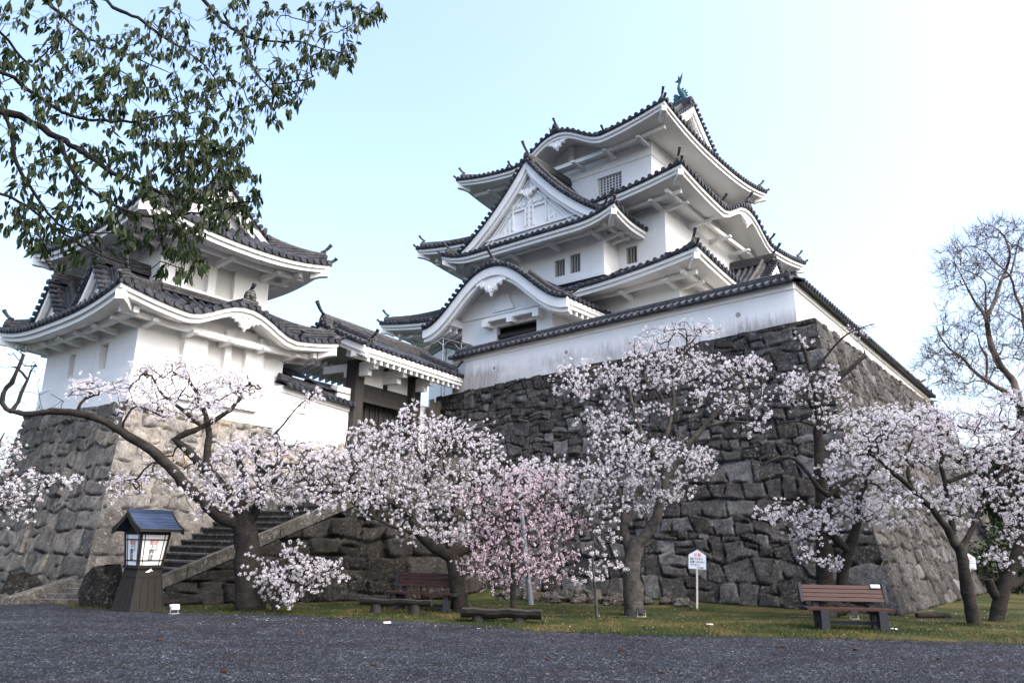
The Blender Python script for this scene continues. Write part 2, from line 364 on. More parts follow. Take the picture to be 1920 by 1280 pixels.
def side_fn(B, rect, side):
    a0, a1, b0, b1 = rect
    return {'F': lambda u, d, z: B.w(u, b0 + d, z), 'R': lambda u, d, z: B.w(a0 + d, u, z),
            'L': lambda u, d, z: B.w(a1 - d, u, z), 'K': lambda u, d, z: B.w(u, b1 - d, z)}[side]
def walls(B, rect, z0, z1, holes, parent, material, name='wall', bands=()):
    mb = MB(); a0, a1, b0, b1 = rect
    for s in 'FRLK':
        u0, u1 = (a0, a1) if s in 'FK' else (b0, b1)
        wall_panel(mb, side_fn(B, rect, s), u0, u1, z0, z1, holes.get(s, ()))
    for (za, zb, pr) in bands:
        mb.box(a0 - pr, a1 + pr, b0 - pr, b1 + pr, za, zb, B.w)
    return mb.build(name, material, parent)
def barred_window(B, rect, side, hole, parent, bars=4, cross=0, mw=None, depth=0.2, back=None, barw=0.03):
    fn = side_fn(B, rect, side); a, b, c, d = hole
    mb = MB(); mb.poly([fn(a, depth, c), fn(b, depth, c), fn(b, depth, d), fn(a, depth, d)])
    wn = mb.build('window', back or M['glass'], parent)
    if bars:
        mb = MB()
        for i in range(bars):
            u = a + (b - a) * (i + 0.5) / bars
            mb.box(u - barw, u + barw, 0.08, 0.14, c, d, lambda u_, y, z: fn(u_, y, z))
        for i in range(cross):
            z = c + (d - c) * (i + 1) / (cross + 1)
            mb.box(a, b, 0.10, 0.13, z - 0.016, z + 0.016, lambda u_, y, z_: fn(u_, y, z_))
        mb.build('bars', mw or M['iron'], wn)
    return wn
def toribusuma(mb, p, dirv, L=0.55, r=0.075, rise=0.5):
    L *= .72; r *= .85
    p = np.array(p, float); d = np.array(dirv, float); d /= np.linalg.norm(d)
    pts = [p + d * (L * t) + np.array([0, 0, rise * L * (0.35 * t + 1.25 * t * t)]) for t in np.linspace(0, 1, 6)]
    mb.tube(pts, [r * 0.8, r * 0.8, r * 0.85, r * 0.9, r, r * 1.15], 7)
def oni(mb, p, dirv, s=0.4):
    p = np.array(p, float); d = np.array(dirv, float); d[2] = 0; d /= np.linalg.norm(d); sd_ = np.array([-d[1], d[0], 0])
    out = [(-.62, -.25), (-.72, 0), (-.55, .12), (-.42, .08), (-.42, .45), (-.3, .8), (0, 1.0), (.3, .8), (.42, .45), (.42, .08), (.55, .12), (.72, 0), (.62, -.25)]
    fr = [tuple(p + d * 0.09 + sd_ * x * s + np.array([0, 0, y * s])) for x, y in out]
    bk = [tuple(p - d * 0.09 + sd_ * x * s + np.array([0, 0, y * s])) for x, y in out]
    mb.prism(fr, bk)
    c = p + d * 0.1 + np.array([0, 0, 0.42 * s]); mb.tube([c - d * 0.02, c + d * 0.05], [0.24 * s, 0.18 * s], 8)
RIDGE = [(-.16, -.06), (-.16, .10), (-.13, .10), (-.13, .22), (-.10, .22), (-.085, .30), (-.04, .35), (.04, .35), (.085, .30), (.10, .22), (.13, .22), (.13, .10), (.16, .10), (.16, -.06)]
def ridge_sweep(mb, path, k=1.0): mb.sweep(path, [(x * k, y * k) for x, y in RIDGE])
def newmb(): return {q: MB() for q in ('tile', 'ridge', 'white', 'soffit', 'orn')}
SP = 0.29
def roof(B, mb, rect, z0, run, slope, curve, lift, over, zw, karas={}, sides='FRLK', dms={}, gap={}, stub=1.9, topridge=None, ornaments=True, brackets='FRLK', hips=('FR', 'FL', 'KR', 'KL')):
    a0, a1, b0, b1 = rect
    fr = {'F': lambda t, d: (a0 + t, b0 + d), 'K': lambda t, d: (a0 + t, b1 - d), 'R': lambda t, d: (a0 + d, b0 + t), 'L': lambda t, d: (a1 - d, b0 + t)}
    WW = {'F': a1 - a0, 'K': a1 - a0, 'R': b1 - b0, 'L': b1 - b0}
    Lc = min(WW.values()) / 2
    prof = lambda d: slope * d + curve * d * d
    def lf(e, d): return lift * max(0, 1 - e / Lc) ** 2.35 * max(0, 1 - max(d, 0) / run)
    for s in sides:
        W = WW[s]; f = fr[s]; ks = karas.get(s, [])
        def bump(t): return sum(H * bell((t - tc) / hw) for tc, hw, H in ks)
        def z(t, d):
            v = z0 + prof(max(d, 0)) + lf(min(t, W - t), d)
            for tc, hw, H in ks:
                if abs(t - tc) < hw: v = max(v, z0 + lf(min(t, W - t), 0) + H * bell((t - tc) / hw) + 0.03 * max(d, 0))
            return v
        dm = dms.get(s) or (lambda t: max(0.0, min(run, t, W - t)))
        P = lambda t, d, zz: B.w(*f(t, d), zz)
        n = int(W / SP); sp = W / n; nd = 6
        rows = []
        for j in range(2 * n + 1):
            t = min(max(j * sp / 2, 0.001), W - 0.001); D = dm(t)
            rows.append([P(t, -0.03 + (D + 0.03) * i / nd, z(t, D * i / nd)) for i in range(nd + 1)])
        mb['tile'].grid(rows, True)
        for j in range(n):
            t = (j + 0.5) * sp; D = dm(t)
            if D < 0.15: D = 0.15
            m_ = max(3, int(D / 0.45)); pts = []
            for i in range(m_ + 1):
                d = D * i / m_; pts.append((t, d))
            rr = []
            for k, (t_, d) in enumerate(pts):
                sl_ = (z(t + 0.02, d) - z(t - 0.02, d)) / 0.04; cs = 1 / math.sqrt(1 + sl_ * sl_); sn = sl_ * cs
                ring = []
                for q in range(5):
                    an = math.pi * q / 4; lx = -0.082 * math.cos(an); ly = 0.082 * math.sin(an) + 0.012
                    ring.append(P(t + lx * cs - ly * sn, d, z(t, d) + lx * sn + ly * cs))
                rr.append(ring)
            mb['tile'].grid(rr, True)
            zc = z(t, 0) + 0.005; ring0 = []; ring1 = []
            for q in range(8):
                an = 2 * math.pi * q / 8; ring0.append(P(t + 0.092 * math.cos(an), -0.085, zc + 0.092 * math.sin(an))); ring1.append(P(t + 0.092 * math.cos(an), 0.05, zc + 0.092 * math.sin(an)))
            mb['tile'].prism(ring0, ring1)
        # eave layers
        def strip(key, prf, zfun, N=max(16, int(W / 0.35)), smooth=False):
            rws = []
            for (d, dz) in prf:
                rws.append([P(d + (W - 2 * d) * i / N, d, zfun(d + (W - 2 * d) * i / N, i / N * W, d, dz)) for i in range(N + 1)])
            mb[key].grid(rws, smooth)
        ze = lambda t, e, d, dz: z0 + lf(min(e, W - e), 0) + bump(t) + dz
        strip('tile', [(-.03, .02), (-.035, -.09), (.06, -.10)], ze)
        strip('white', [(.02, -.09), (.025, -.22), (.11, -.22), (.115, -.36), (.20, -.37)], ze)
        def zso(t, e, d, dz):
            q = (d - .20) / (over - .20); return z0 - .37 + lf(min(e, W - e), 0) * max(0.0, 1 - q) ** 1.5 + bump(t) + (zw - z0 + .37) * q
        strip('soffit', [(.20 + (over + .05 - .20) * i / 4, 0) for i in range(5)], zso, smooth=True)
        # purlin and brackets
        if s not in brackets: continue
        dp = over * 0.58
        def zp(t):
            q = (dp - .20) / (over - .20); return z0 - .37 + lf(min(t, W - t), 0) * max(0.0, 1 - q) ** 1.5 + (zw - z0 + .37) * q
        N = max(8, int(W / 0.8))
        pth = [P(dp * .55 + (W - 1.1 * dp) * i / N, dp, zp(dp * .55 + (W - 1.1 * dp) * i / N) + .02) for i in range(N + 1)]
        mb['white'].sweep(pth, [(-.08, -.18), (-.08, .0), (.08, .0), (.08, -.18)])
        nb = max(2, round((W - 2 * over) / stub))
        for i in range(nb + 1):
            t = over + 0.12 + (W - 2 * over - 0.24) * i / nb; zz = zp(t) - .13
            p8 = [P(t + x, y, zz + h + (.10 if (y == dp * .66 and h < 0) else 0)) for h in (-.15, .04) for x, y in ((-.085, over + .1), (.085, over + .1), (.085, dp * .66), (-.085, dp * .66))]
            mb['white'].box8(p8)
    # hips
    for h in hips:
        sx = 1 if h[1] == 'R' else -1; sy = 1 if h[0] == 'F' else -1
        ca = a0 if sx > 0 else a1; cb = b0 if sy > 0 else b1
        hz = lambda d: z0 + prof(max(d, 0)) + lf(max(d, 0), d)
        C_ = lambda d, dz: B.w(ca + sx * d, cb + sy * d, hz(d) + dz)
        pth = [C_(d, .05 - (.08 if d < .3 else 0)) for d in np.linspace(.12, run, 9)]
        ridge_sweep(mb['ridge'], pth, 0.85)
        dv = np.array(C_(0, 0)) - np.array(C_(1, 0)); dv[2] = 0
        mb['white'].sweep([C_(.06, -.30), C_(.28, -.36), C_(.5, -.5)], [(-.12, -.24), (-.12, .02), (.12, .02), (.12, -.24)])
        if ornaments:
            oni(mb['orn'], C_(.22, .12), dv, .27); toribusuma(mb['orn'], C_(.30, .36), dv, .50, .075, .55)
            toribusuma(mb['orn'], C_(.05, .02), dv, .34, .075, .42)
    if topridge:
        for s in sides:
            W = WW[s]; f = fr[s]; d = run - 0.1
            mb['ridge'].sweep([B.w(*f(run, d), z0 + prof(run) + .04), B.w(*f(W - run, d), z0 + prof(run) + .04)], [(-.12, -.05), (-.12, .16), (.12, .16), (.12, -.05)])
def gable_roof(B, mb, axis, c, hw, zf, p0, p1, verge=.30, bw=.42, panel=None, kud=True, ridge_h=1.0, board2=True, rib_x0=.12, shachi=False, both=False, orn=.42, sideboard=None, dent=False, ridge=True, low=True):
    wf = (lambda x, p, z: B.w(c + x, p, z)) if axis == 'b' else (lambda x, p, z: B.w(p, c + x, z))
    sg = 1 if p1 > p0 else -1; N = 28
    xs = [-hw + 2 * hw * i / N for i in range(N + 1)]
    mb['tile'].grid([[wf(x, p0, zf(x)), wf(x, p1, zf(x))] for x in xs], True)
    L = abs(p1 - p0); n = int((L - .3) / SP)
    for i in range(n + 1):
        p = p0 + sg * (.22 + i * SP)
        for s in (-1, 1):
            rr = []
            for k in range(11):
                x = s * (rib_x0 + (hw - rib_x0) * k / 10); dx = .02
                sl_ = (zf(abs(x) + dx) - zf(abs(x) - dx)) / (2 * dx) * s; cs = 1 / math.sqrt(1 + sl_ * sl_)
                rr.append([wf(x - (.082 * math.sin(math.pi * q / 4) + .01) * sl_ * cs, p - .082 * math.cos(math.pi * q / 4), zf(x) + (.082 * math.sin(math.pi * q / 4) + .01) * cs) for q in range(5)])
            mb['tile'].grid(rr, True)
            x = s * hw; zc = zf(x) + .005
            if low: mb['tile'].prism([wf(x + s * .06, p + .092 * math.cos(a), zc + .092 * math.sin(a)) for a in np.arange(8) * math.pi / 4], [wf(x - s * .06, p + .092 * math.cos(a), zc + .092 * math.sin(a)) for a in np.arange(8) * math.pi / 4])
    ends = [(p0, sg)] + ([(p1, -sg)] if both else [])
    for (pe, sg_) in ends:
        # round verge tiles facing out, spaced along the slope
        x = 0.0; arc = []; st = hw / 200; acc = 0
        for k in range(201):
            x = hw * k / 200
            if k: acc += math.hypot(st, zf(x) - zf(x - st))
            arc.append((acc, x))
        nv = int(acc / .25)
        for k in range(nv + 1):
            tgt = (k + .5) * acc / (nv + 1); x = next(xx for a_, xx in arc if a_ >= tgt)
            for s in (-1, 1):
                zc = zf(x) + .05
                mb['tile'].prism([wf(s * x + .085 * math.cos(a), pe - sg_ * .07, zc + .085 * math.sin(a)) for a in np.arange(8) * math.pi / 4], [wf(s * x + .085 * math.cos(a), pe + sg_ * .28, zc + .02 + .085 * math.sin(a)) for a in np.arange(8) * math.pi / 4])
        for (q0, q1, t0, t1) in ([(.06, .20, .05, bw), (.16, .30, bw - .04, bw + .15)] if board2 else [(.06, .20, .05, bw)]):
            bwf = lambda x: (zf(max(x - .03, 0)) - zf(x + .03)) / .06
            rows = []
            for x in xs:
                sl_ = min(abs(zf(abs(x) + .03) - zf(abs(x) - .03 if abs(x) > .03 else 0)) / .06, 1.2); kf = math.sqrt(1 + .55 * sl_ * sl_)
                rows.append([wf(x, pe + sg_ * q0, zf(x) - t0), wf(x, pe + sg_ * q0, zf(x) - t1 * kf), wf(x, pe + sg_ * q1, zf(x) - t1 * kf), wf(x, pe + sg_ * q1, zf(x) - t0)])
            mb['white'].grid(rows, False, True); mb['white'].poly(rows[0]); mb['white'].poly(rows[-1])
        mb['tile'].grid([[wf(x, pe, zf(x) + .01), wf(x, pe, zf(x) - .07), wf(x, pe + sg_ * .10, zf(x) - .07)] for x in xs], False)
        if ridge: oni(mb['orn'], wf(0, pe + sg_ * .16, zf(0) + .05), np.array(wf(0, -sg_, 0)) - np.array(wf(0, 0, 0)), orn)
        if ridge and not shachi: toribusuma(mb['orn'], wf(0, pe + sg_ * .2, zf(0) + .42 * ridge_h), np.array(wf(0, -sg_, 0)) - np.array(wf(0, 0, 0)), .62, .085, .6)
        if kud:
            for s in (-1, 1):
                pth = [wf(s * x, pe + sg_ * .62, zf(x) + .05) for x in np.linspace(.15, hw * .9, 9)]
                ridge_sweep(mb['ridge'], pth, .95)
                dv = np.array(pth[-1]) - np.array(pth[-3]); dv[2] = 0
                oni(mb['orn'], pth[-1], dv, .24); toribusuma(mb['orn'], np.array(pth[-1]) + np.array([0, 0, .22]), dv, .5, .075, .5)
    # underside
    mb['soffit'].grid([[wf(x, p0 + sg * .1, zf(x) - .16), wf(x, p1, zf(x) - .16)] for x in xs], True)
    if ridge: ridge_sweep(mb['ridge'], [wf(0, p0 + sg * .12, zf(0) + .02), wf(0, (p0 + p1) / 2, zf(0) + .02), wf(0, p1, zf(0) + .02)], 1.25 * ridge_h)
    if sideboard:
        for s in (-1, 1):
            for (t0, t1, o) in ((.08, .26, -.02), (.24, .40, -.08)):
                x = s * (hw + o); x2 = x - s * .12
                q = lambda xx, p, zz: wf(xx, p, zz)
                mb['white'].box8([q(x, p0 + sg * .1, zf(hw) - t1), q(x2, p0 + sg * .1, zf(hw) - t1), q(x2, p1, zf(hw) - t1), q(x, p1, zf(hw) - t1), q(x, p0 + sg * .1, zf(hw) - t0), q(x2, p0 + sg * .1, zf(hw) - t0), q(x2, p1, zf(hw) - t0), q(x, p1, zf(hw) - t0)])
            if dent:
                for k in range(int(L / .36)):
                    p = p0 + sg * (.5 + k * .36); x = s * (hw - .13); x2 = s * (hw - 1.2); h = zf(hw - 1.2) - zf(hw)
                    mb['white'].box8([wf(x, p - .055, zf(hw) - .56), wf(x, p + .055, zf(hw) - .56), wf(x2, p + .055, zf(hw) - .56 + h * .6), wf(x2, p - .055, zf(hw) - .56 + h * .6), wf(x, p - .055, zf(hw) - .38), wf(x, p + .055, zf(hw) - .38), wf(x2, p + .055, zf(hw) - .30 + h * .6), wf(x2, p - .055, zf(hw) - .30 + h * .6)])
def gegyo(mb, wf, p, sg, z, s):   # carved pendant: three lobes with scrolls
    out = [(-1.5, .42), (-1.15, .12), (-.95, .2), (-.8, -.08), (-.5, .02), (-.42, -.35), (-.15, -.42), (0, -.7), (.15, -.42), (.42, -.35), (.5, .02), (.8, -.08), (.95, .2), (1.15, .12), (1.5, .42), (.75, .5), (.3, .32), (0, .42), (-.3, .32), (-.75, .5)]
    mb.prism([wf(x * s, p, z + y * s) for x, y in out], [wf(x * s, p + sg * .1, z + y * s) for x, y in out])
    for x, y, r in ((-.28, -.12, .18), (.28, -.12, .18), (0, -.3, .16), (-.7, .12, .13), (.7, .12, .13)):
        mb.prism([wf(x * s + r * s * math.cos(a), p - sg * .04, z + y * s + r * s * math.sin(a)) for a in np.arange(8) * math.pi / 4], [wf(x * s + r * s * math.cos(a), p + sg * .02, z + y * s + r * s * math.sin(a)) for a in np.arange(8) * math.pi / 4])
def build_roof(mb, parent, name='tiled_roof', label=None):
    t = mb['tile'].build(name, M['tile'], parent)
    if label: t['label'] = label
    if mb['white'].v: mb['white'].build('eaves', M['plaster'], t)
    if mb['soffit'].v: mb['soffit'].build('soffit', M['plaster_soffit'], t)
    if mb['ridge'].v: build_split(mb['ridge'], 'ridge', M['ridge'], t, .05)
    if mb['orn'].v: build_split(mb['orn'], 'ridge_ornament', M['ridge'], t, .85)
    return t
def shachi(mb, wf, s=1.0):   # leaping fish: head down on the ridge, tail up; wf(x along ridge outward, y side, z)
    path = [(.35, .0), (.42, .28), (.30, .62), (.12, .95), (.02, 1.28), (.06, 1.6), (.16, 1.85)]; rad = [.20, .27, .25, .20, .15, .10, .06]
    rows = []
    for i, (x, z) in enumerate(path):
        a = path[max(i - 1, 0)]; b = path[min(i + 1, len(path) - 1)]; dx, dz = b[0] - a[0], b[1] - a[1]; L = math.hypot(dx, dz); nx, nz = -dz / L, dx / L
        rows.append([wf((x + rad[i] * math.cos(q) * nx) * s, rad[i] * .62 * math.sin(q) * s, (z + rad[i] * math.cos(q) * nz) * s) for q in np.arange(10) * math.pi / 5])
    mb.grid(rows, True, True); mb.poly(rows[0]); mb.poly(rows[-1])
    def fin(pts, t=.03): mb.prism([wf(x * s, -t * s, z * s) for x, z in pts], [wf(x * s, t * s, z * s) for x, z in pts])
    fin([(.16, 1.55), (.0, 1.75), (-.32, 1.95), (-.1, 2.0), (.0, 2.1), (.02, 2.45), (.16, 2.15), (.42, 2.55), (.34, 2.1), (.26, 1.8)])
    fin([(.62, .25), (.86, .3), (.66, .45), (.82, .62), (.58, .62), (.68, .9), (.42, .85), (.46, 1.15), (.28, 1.1), (.3, .6)])
    fin([(.1, .45), (-.25, .75), (-.45, .6), (-.3, .5), (-.48, .3), (-.1, .2)], .14)
    fin([(.15, .1), (-.2, .22), (-.42, .05), (-.3, -.12), (.5, -.15), (.68, .02), (.5, .2)], .2)
# ------------------------------------------------------------------ castle keep
KU = 1.15
K = Bs(7.0725, 30.475, -50.3, 39.7, KU, -0.225)
KC = 6.47
keep = thing('castle_keep', 'white three storey castle keep with curved grey tiled roofs on the dark stone rampart', 'castle keep', K.w(KC, 6, 6.7))
def gz(zb, h, hw, cv=.35):   # concave gable profile
    return lambda x: zb + h * ((1 - cv) * (1 - min(abs(x) / hw, 1.05)) + cv * (1 - min(abs(x) / hw, 1.05)) ** 2)
def kz(zb, H, hw): return lambda x: zb + H * bell(x / hw)
# walls
R1 = (0, 13.0, 0, 12.6); R2 = (1.0, 11.95, 1.0, 11.0); R3 = (2.14, 10.75, 2.14, 9.9)
walls(K, R1, 6.5, 11.4, {}, keep, M['plaster'])
w2 = (2.31, 2.84, 12.55, 13.28)
walls(K, R2, 11.6, 15.35, {'F': [w2]}, keep, M['plaster'])
w3 = (3.62, 4.90, 16.55, 17.50)
walls(K, R3, 15.6, 19.2, {'F': [w3]}, keep, M['plaster'], bands=((17.78, 19.1, .035),))
barred_window(K, R2, 'F', w2, keep, 4, 0, back=M['dark'])
barred_window(K, R3, 'F', w3, keep, 8, 6, M['white_bar'], barw=.022)
# bay of the second storey under the big gable
RB = (3.22, 9.72, -.06, 1.2)
wa = (5.14, 5.68, 12.30, 13.03); wb = (4.36, 4.90, 12.30, 13.10)
walls(K, RB, 11.9, 14.3, {'F': [wa, wb]}, keep, M['plaster'], 'bay_wall', bands=((11.9, 12.08, .05),))
barred_window(K, RB, 'F', wa, keep, 4, 0); barred_window(K, RB, 'F', wb, keep, 4, 0)
# first tier
mb = newmb(); roof(K, mb, (-1.5, 15.0, -1.5, 14.2), 11.0, 2.5, .42, .05, .60, 1.5, 10.98)
build_roof(mb, keep, label='lowest tier of the tiled roof')
# second tier with an undulating gable over its right eave
mb = newmb(); roof(K, mb, (-.6, 13.7, -.6, 12.75), 14.84, 2.74, .42, .05, .58, 1.6, 14.72, karas={'R': [(6.35, 2.75, 1.0)]})
wfR = lambda x, p, z: K.w(p, 5.75 + x, z)
oni(mb['orn'], K.w(-.58, 5.75, 15.98), np.array(K.w(-1, 0, 0)) - np.array(K.w(0, 0, 0)), .42); toribusuma(mb['orn'], K.w(-.5, 5.75, 16.3), np.array(K.w(-1, 0, 0)) - np.array(K.w(0, 0, 0)), .5)
ridge_sweep(mb['ridge'], [K.w(-.5, 5.75, 15.9), K.w(1.6, 5.75, 15.98)], .9)
for q in (-2.6, 2.6): ridge_sweep(mb['ridge'], [K.w(-.5, 5.75 + q, 15.0), K.w(.9, 5.75 + q, 15.6)], .7); toribusuma(mb['orn'], K.w(-.42, 5.75 + q, 15.25), np.array(K.w(-1, 0, 0)) - np.array(K.w(0, 0, 0)), .5)
gegyo(mb['white'], wfR, -.48, 1, 15.28, .5)
build_roof(mb, keep, label='middle tier with an undulating gable on its right eave')
mbp = MB(); mbp.poly([K.w(.995, 5.75 + x, 14.7) for x in (-2.7, 2.7)] + [K.w(.995, 5.75 + x, 14.78 + 1.0 * bell(x / 2.75)) for x in np.linspace(2.7, -2.7, 15)])
mbp.build('tympanum', M['plaster_soffit'], keep)
# bay eave and big triangular gable
mb = newmb(); roof(K, mb, (1.83, 11.11, -1.45, 2.6), 13.82, .95, .42, .05, .40, 1.39, 13.86, sides='FRL', hips=('FR', 'FL'), stub=2.2, dms={'F': lambda t: max(0., min(.6, t, 9.28 - t))})
zb = gz(14.05, 3.55, 4.0, .42)
gable_roof(K, mb, 'b', KC, 3.85, zb, -1.18, 2.4, bw=.40, low=False)
build_roof(mb, keep, 'gable_roof', 'steep tiled roof over the big triangular gable')
wfB = lambda x, p, z: K.w(KC + x, p - .15, z)
mb = MB(); pn = [(x, zb(x) - .3) for x in np.linspace(-3.5, 3.5, 21)]
mb.poly([wfB(-3.5, -.62, 13.9), wfB(3.5, -.62, 13.9)] + [wfB(x, -.62, z) for x, z in pn[::-1]])
for t in (.75, .95):
    for s in (-1, 1): mb.sweep([wfB(s * .05, -.66, 17.55 - t - .1), wfB(s * 2.2, -.66, zb(2.2) - t * 1.15), wfB(s * 3.2, -.66, zb(3.2) - t * .9)], [(-.04, -.05), (-.04, .05), (.04, .05), (.04, -.05)])
mb.box(-3.0, 3.0, -.72, -.6, 14.42, 14.52, wfB)
for i in range(-9, 10):
    x = i * .27; top = zb(x) - 1.25
    if abs(i) in (1, 2, 3): continue
    if top > 14.72: mb.box(x - .05, x + .05, -.70, -.6, 14.55, top, wfB)
    k = 0
    while 14.75 + k * .26 < top - .1:
        mb.box(x - .13, x + .13, -.68, -.6, 14.7 + k * .26, 14.79 + k * .26, wfB); k += 1
for x in (-.55, .55):
    mb.box(x - .38, x + .38, -.70, -.6, 15.42, 15.50, wfB); mb.box(x - .38, x - .30, -.70, -.6, 14.6, 15.42, wfB); mb.box(x + .30, x + .38, -.70, -.6, 14.6, 15.42, wfB)
for i in range(-3, 4): mb.box(i * .3 - .1, i * .3 + .1, -.69, -.6, 15.62, 15.78, wfB)
gegyo(mb, wfB, -.80, 1, 16.12, .46)
mb.build('gable', M['plaster'], keep)
# right hand triangular gable on the lowest tier
mb = newmb(); zr = gz(10.75, 2.95, 4.1, .4)
gable_roof(K, mb, 'a', 7.2, 4.1, zr, -1.15, 1.2, bw=.42)
mb['white'].poly([K.w(-.62, 7.2 + x, z) for x, z in [(-3.6, 10.7), (3.6, 10.7)] + [(x, zr(x) - .25) for x in np.linspace(3.6, -3.6, 15)]])
build_roof(mb, keep, 'gable_roof', 'tiled gable roof on the right side of the lowest tier')
# top tier, hip and gable
mb = newmb(); g = 1.55; rc = (.6, 12.3, .6, 11.4); Dh = (rc[3] - rc[2]) / 2; sl3, cv3 = .40, .044
dF = lambda t: t if t < g else (11.7 - t if t > 11.7 - g else Dh)
dR = lambda t: max(0.0, min(g, t, (rc[3] - rc[2]) - t))
roof(K, mb, rc, 18.58, 2.2, sl3, cv3, .60, 1.54, 18.46, brackets='F', karas={'F': [(5.55, 2.55, 1.05)]}, dms={'F': dF, 'K': dF, 'R': dR, 'L': dR}, hips=('FR', 'FL', 'KR', 'KL'))
zt = lambda x: 18.58 + sl3 * (Dh - abs(x)) + cv3 * (Dh - abs(x)) ** 2 + .03
gable_roof(K, mb, 'a', 6.0, Dh - g - .2, zt, .6 + g - .35, 12.3 - g + .35, bw=.38, both=True, shachi=True, ridge_h=1.2, low=False)
for pa in (.6 + g + .3, 12.3 - g - .3):
    mb['white'].poly([K.w(pa, 6.0 + x, z) for x, z in [(-3.7, 19.2), (3.7, 19.2)] + [(x, zt(x) - .2) for x in np.linspace(3.7, -3.7, 15)]])
oni(mb['orn'], K.w(6.15, .62, 19.75), np.array(K.w(0, -1, 0)) - np.array(K.w(0, 0, 0)), .36); toribusuma(mb['orn'], K.w(6.15, .7, 20.05), np.array(K.w(0, -1, 0)) - np.array(K.w(0, 0, 0)), .42)
ridge_sweep(mb['ridge'], [K.w(6.15, .7, 19.66), K.w(6.15, 3.2, 19.74)], .8)
for q in (3.55, 8.75): toribusuma(mb['orn'], K.w(q, .62, 18.75), np.array(K.w(0, -1, 0)) - np.array(K.w(0, 0, 0)), .36)
wf3 = lambda x, p, z: K.w(6.15 + x, p, z)
gegyo(mb['white'], wf3, .74, 1, 19.05, .46)
build_roof(mb, keep, label='topmost tier with an undulating gable over the front eave')
mbp = MB(); mbp.poly([K.w(6.15 + x, 2.10, 18.5) for x in (-2.5, 2.5)] + [K.w(6.15 + x, 2.10, 18.50 + 1.05 * bell(x / 2.55)) for x in np.linspace(2.5, -2.5, 15)])
mbp.box(6.15 - 2.4, 6.15 + 2.4, 1.75, 2.1, 18.42, 18.62, K.w); mbp.box(6.0, 6.3, 1.85, 2.1, 18.6, 19.4, K.w)
mbp.build('tympanum', M['plaster_soffit'], keep)
for (pa, sgn) in ((.6 + g - .05, -1), (12.3 - g + .05, 1)):
    mb = MB(); shachi(mb, lambda x, y, z: K.w(pa + sgn * (x - .5), 6.0 + y, zt(0) + .42 + z), .60); mb.build('fish_ornament', M['bronze'], keep)
# entrance porch with large undulating gable
RP = (3.97, 8.6, -2.5, .2)
dr = (4.72, 6.72, 6.9, 9.74)
walls(K, RP, 6.5, 10.9, {'F': [dr]}, keep, M['plaster'], 'porch_wall')
mb = MB(); mb.poly([K.w(4.72, -2.1, 6.9), K.w(6.72, -2.1, 6.9), K.w(6.72, -2.1, 9.74), K.w(4.72, -2.1, 9.74)]); dd = mb.build('doorway', M['dark'], keep)
mb = MB(); mb.box(4.72, 6.72, -2.42, -2.25, 9.30, 9.45, K.w); mb.box(4.72, 6.72, -2.40, -2.28, 9.0, 9.12, K.w); mb.box(5.62, 5.74, -2.40, -2.28, 8.4, 9.1, K.w)
mb.build('door_frame', M['wood_black'], dd)
mb = MB(); mb.box(4.80, 5.60, -2.3, -2.2, 8.3, 8.98, K.w); mb.box(5.76, 6.64, -2.3, -2.2, 8.3, 8.90, K.w); mb.build('door_panel', M['plaster'], dd)
mb = MB(); mb.box(4.35, 7.1, -2.90, -2.5, 9.90, 10.04, K.w)
for x in (4.45, 5.72, 6.98): mb.box(x - .14, x + .14, -2.95, -2.5, 9.70, 9.95, K.w)
mb.box(3.97, 8.6, -2.56, -2.5, 10.25, 10.33, K.w)
mb.build('door_hood', M['plaster'], keep)
mb = newmb(); zk = lambda x: 10.02 + 1.95 * bell(x / 3.66) - .0
gable_roof(K, mb, 'b', 6.3, 3.66, zk, -3.5, .5, bw=.42, kud=False, sideboard=True, dent=True, ridge_h=.9)
for s in (-1, 1):
    ridge_sweep(mb['ridge'], [K.w(6.3 + s * x, -2.85, zk(x) + .04) for x in np.linspace(1.5, 3.45, 7)], .9)
    toribusuma(mb['orn'], K.w(6.3 + s * 3.5, -2.85, 10.32), np.array(K.w(s, 0, 0)) - np.array(K.w(0, 0, 0)), .55, .08, .5)
wfP = lambda x, p, z: K.w(6.3 + x, p, z)
gegyo(mb['white'], wfP, -3.40, 1, 11.16, .62)
mb['white'].poly([wfP(x, -2.48, z) for x, z in [(-2.4, 10.3), (2.4, 10.3)] + [(x, zk(x) - .2) for x in np.linspace(2.4, -2.4, 15)]])
mb['white'].prism([wfP(x, -2.62, z) for x, z in [(-.55, 10.35), (.55, 10.35), (.35, 10.7), (.25, 11.0), (-.25, 11.0), (-.35, 10.7)]], [wfP(x, -2.48, z) for x, z in [(-.55, 10.35), (.55, 10.35), (.35, 10.7), (.25, 11.0), (-.25, 11.0), (-.35, 10.7)]])
for s in (-1, 1): mb['white'].box(s * 2.5 - .2, s * 2.5 + .2, -3.3, -2.5, 10.0, 10.3, wfP)
build_roof(mb, keep, 'porch_roof', 'tiled entrance roof with a large undulating gable')

